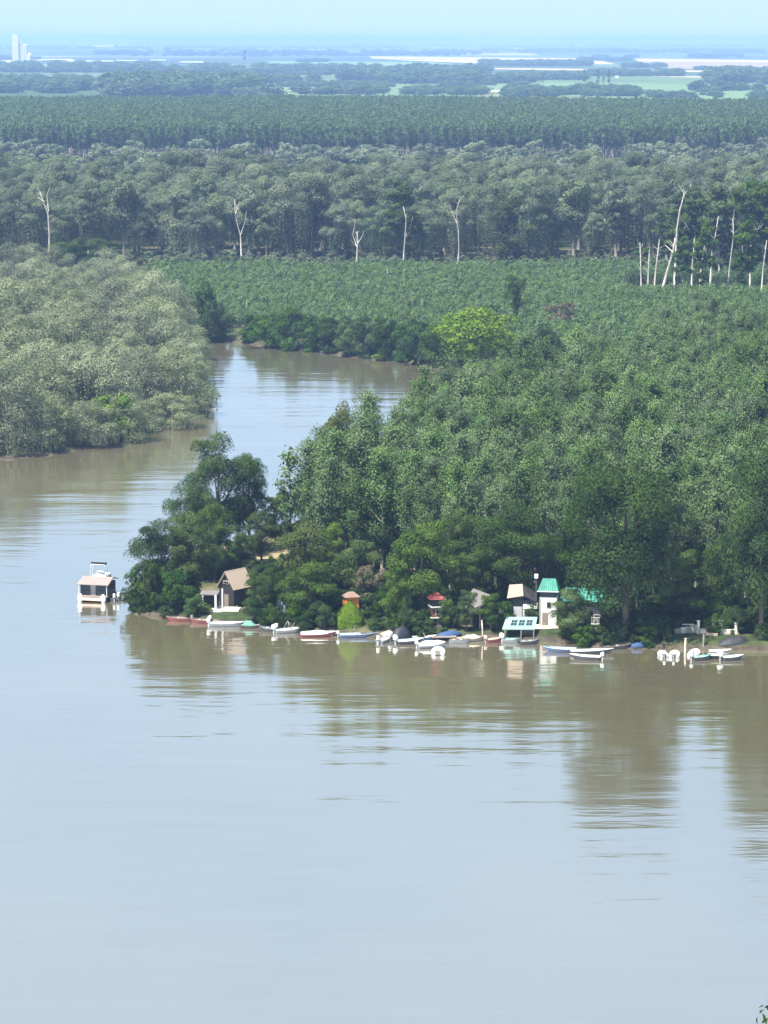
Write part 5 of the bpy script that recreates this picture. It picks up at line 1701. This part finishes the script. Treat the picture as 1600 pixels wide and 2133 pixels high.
silo_c = paint('silo_concrete', (0.62, 0.585, 0.55), 0.9, 0.06, 0.05)
gel = empty('grain_elevator', G(42, 131, 1.0), 0, 'tall pale grain elevator with a row of silos rising to the horizon', 'grain elevator')
s_ = mpp(131)
yb = G(42, 131).y
ze = lambda v: top_z(yb, v) - 1.0
MB().box((-9 * s_, 0, ze(75) / 2), (13 * s_, 18, ze(75))).build('tower', silo_c, gel)
MB().box((-9 * s_, 0, ze(73.5)), (10 * s_, 14, 5)).build('roof_house', silo_c, gel)
for k in range(4):
    MB().lathe([(2.6 * s_, 0), (2.6 * s_, ze(93)), (0.6 * s_, ze(91))], 16, ((0.5 + 4.4 * k - 1.5) * s_, 0, 0)).build('silo', silo_c, gel)
MB().box((1.5 * s_, 0, ze(89)), (8 * s_, 8, 9)).build('gallery', silo_c, gel)
MB().lathe([(5 * s_, 0), (5 * s_, ze(114)), (0.5 * s_, ze(109))], 16, (20 * s_, -10, 0)).build('storage_bin', silo_c, gel)
hall_w = paint('hall_white', (0.52, 0.51, 0.49), 0.7, 0.04, 0.05)
hall_r = paint('hall_roof', (0.62, 0.60, 0.58), 0.7, 0.06, 0.05)
tile_r = paint('tile_roof', (0.40, 0.16, 0.10), 0.8, 0.15, 0.2)


def hall(u, v, wpx, hpx, label, group, name='farm_hall', roof=None, dpx=None, cat='building'):
    s_ = mpp(v)
    e = empty(name, G(u, v, 1.0), RNG.uniform(-0.1, 0.1), label, cat, group)
    w, h = wpx * s_, hpx * s_
    d_ = min(40, w * 0.6) if dpx is None else dpx
    MB().box((0, 0, h * 0.32), (w, d_, h * 0.66)).build('wall', hall_w, e)
    MB().add([(-w * .53, -d_ * .56, h * .63), (w * .53, -d_ * .56, h * .63), (w * .53, d_ * .56, h * .63), (-w * .53, d_ * .56, h * .63), (-w * .5, 0, h), (w * .5, 0, h)],
             [(0, 1, 5, 4), (1, 2, 5), (2, 3, 4, 5), (3, 0, 4), (3, 2, 1, 0)]).build('roof', roof or hall_r, e)


for u, v, w, h in ((120, 128, 60, 5), (165, 131, 50, 5), (215, 131, 40, 5), (150, 139, 44, 7), (265, 129, 40, 4), (330, 128, 30, 4), (18, 136, 8, 10), (55, 134, 12, 3), (215, 143, 14, 5), (400, 133, 46, 5)):
    hall(u, v, w, h, 'long white farm hall near the grain elevator', 'farm halls by the elevator', roof=hall_w)
for u, v, w, h in ((425, 138, 12, 6), (445, 139, 9, 6), (460, 141, 10, 5), (482, 139, 8, 5), (345, 149, 9, 4), (570, 143, 8, 5), (592, 142, 12, 6), (610, 142, 14, 7), (622, 146, 9, 6), (585, 150, 10, 5), (640, 143, 9, 5), (605, 152, 12, 5)):
    hall(u, v, w, h, 'white house with a red tiled roof in the distant village', 'village houses', 'village_house', tile_r if w < 13 else hall_r, cat='house')
for u, v, w, h in ((1045, 163, 18, 6), (1156, 159, 10, 8), (1170, 162, 8, 5), (1285, 163, 7, 5), (625, 205, 14, 4), (1010, 166, 14, 4)):
    hall(u, v, w, h, 'small farm building on the green plain', 'farm buildings on the plain', 'farm_building')
for u, v, w, h in ((1090, 86, 22, 3.5), (912, 101, 22, 3), (1060, 102, 50, 2.5), (1322, 98, 16, 4), (1536, 94, 8, 5), (1560, 94, 8, 4), (518, 86, 14, 4), (555, 84, 6, 5), (305, 90, 9, 3), (1212, 97, 24, 4), (600, 91, 10, 3)):
    hall(u, v, w, h, 'tiny white building near the hazy horizon', 'white buildings near the horizon', 'far_building', roof=hall_w)

# ------------------------------------------------------------------ haze over the whole plain
m, n, l, o = new_mat('haze')
pv = n.new('ShaderNodeVolumePrincipled')
pv.inputs['Color'].default_value = (0.36, 0.545, 0.97, 1)
pv.inputs['Density'].default_value = HAZE_DENSITY
pv.inputs['Anisotropy'].default_value = 0.0
l.new(pv.outputs[0], o.inputs['Volume'])
hz = MB().box((0, 65000, 46), (90000, 160000, 100)).build('haze', m)
tag(hz, 'pale blue summer haze over the plain', 'haze', kind='stuff')
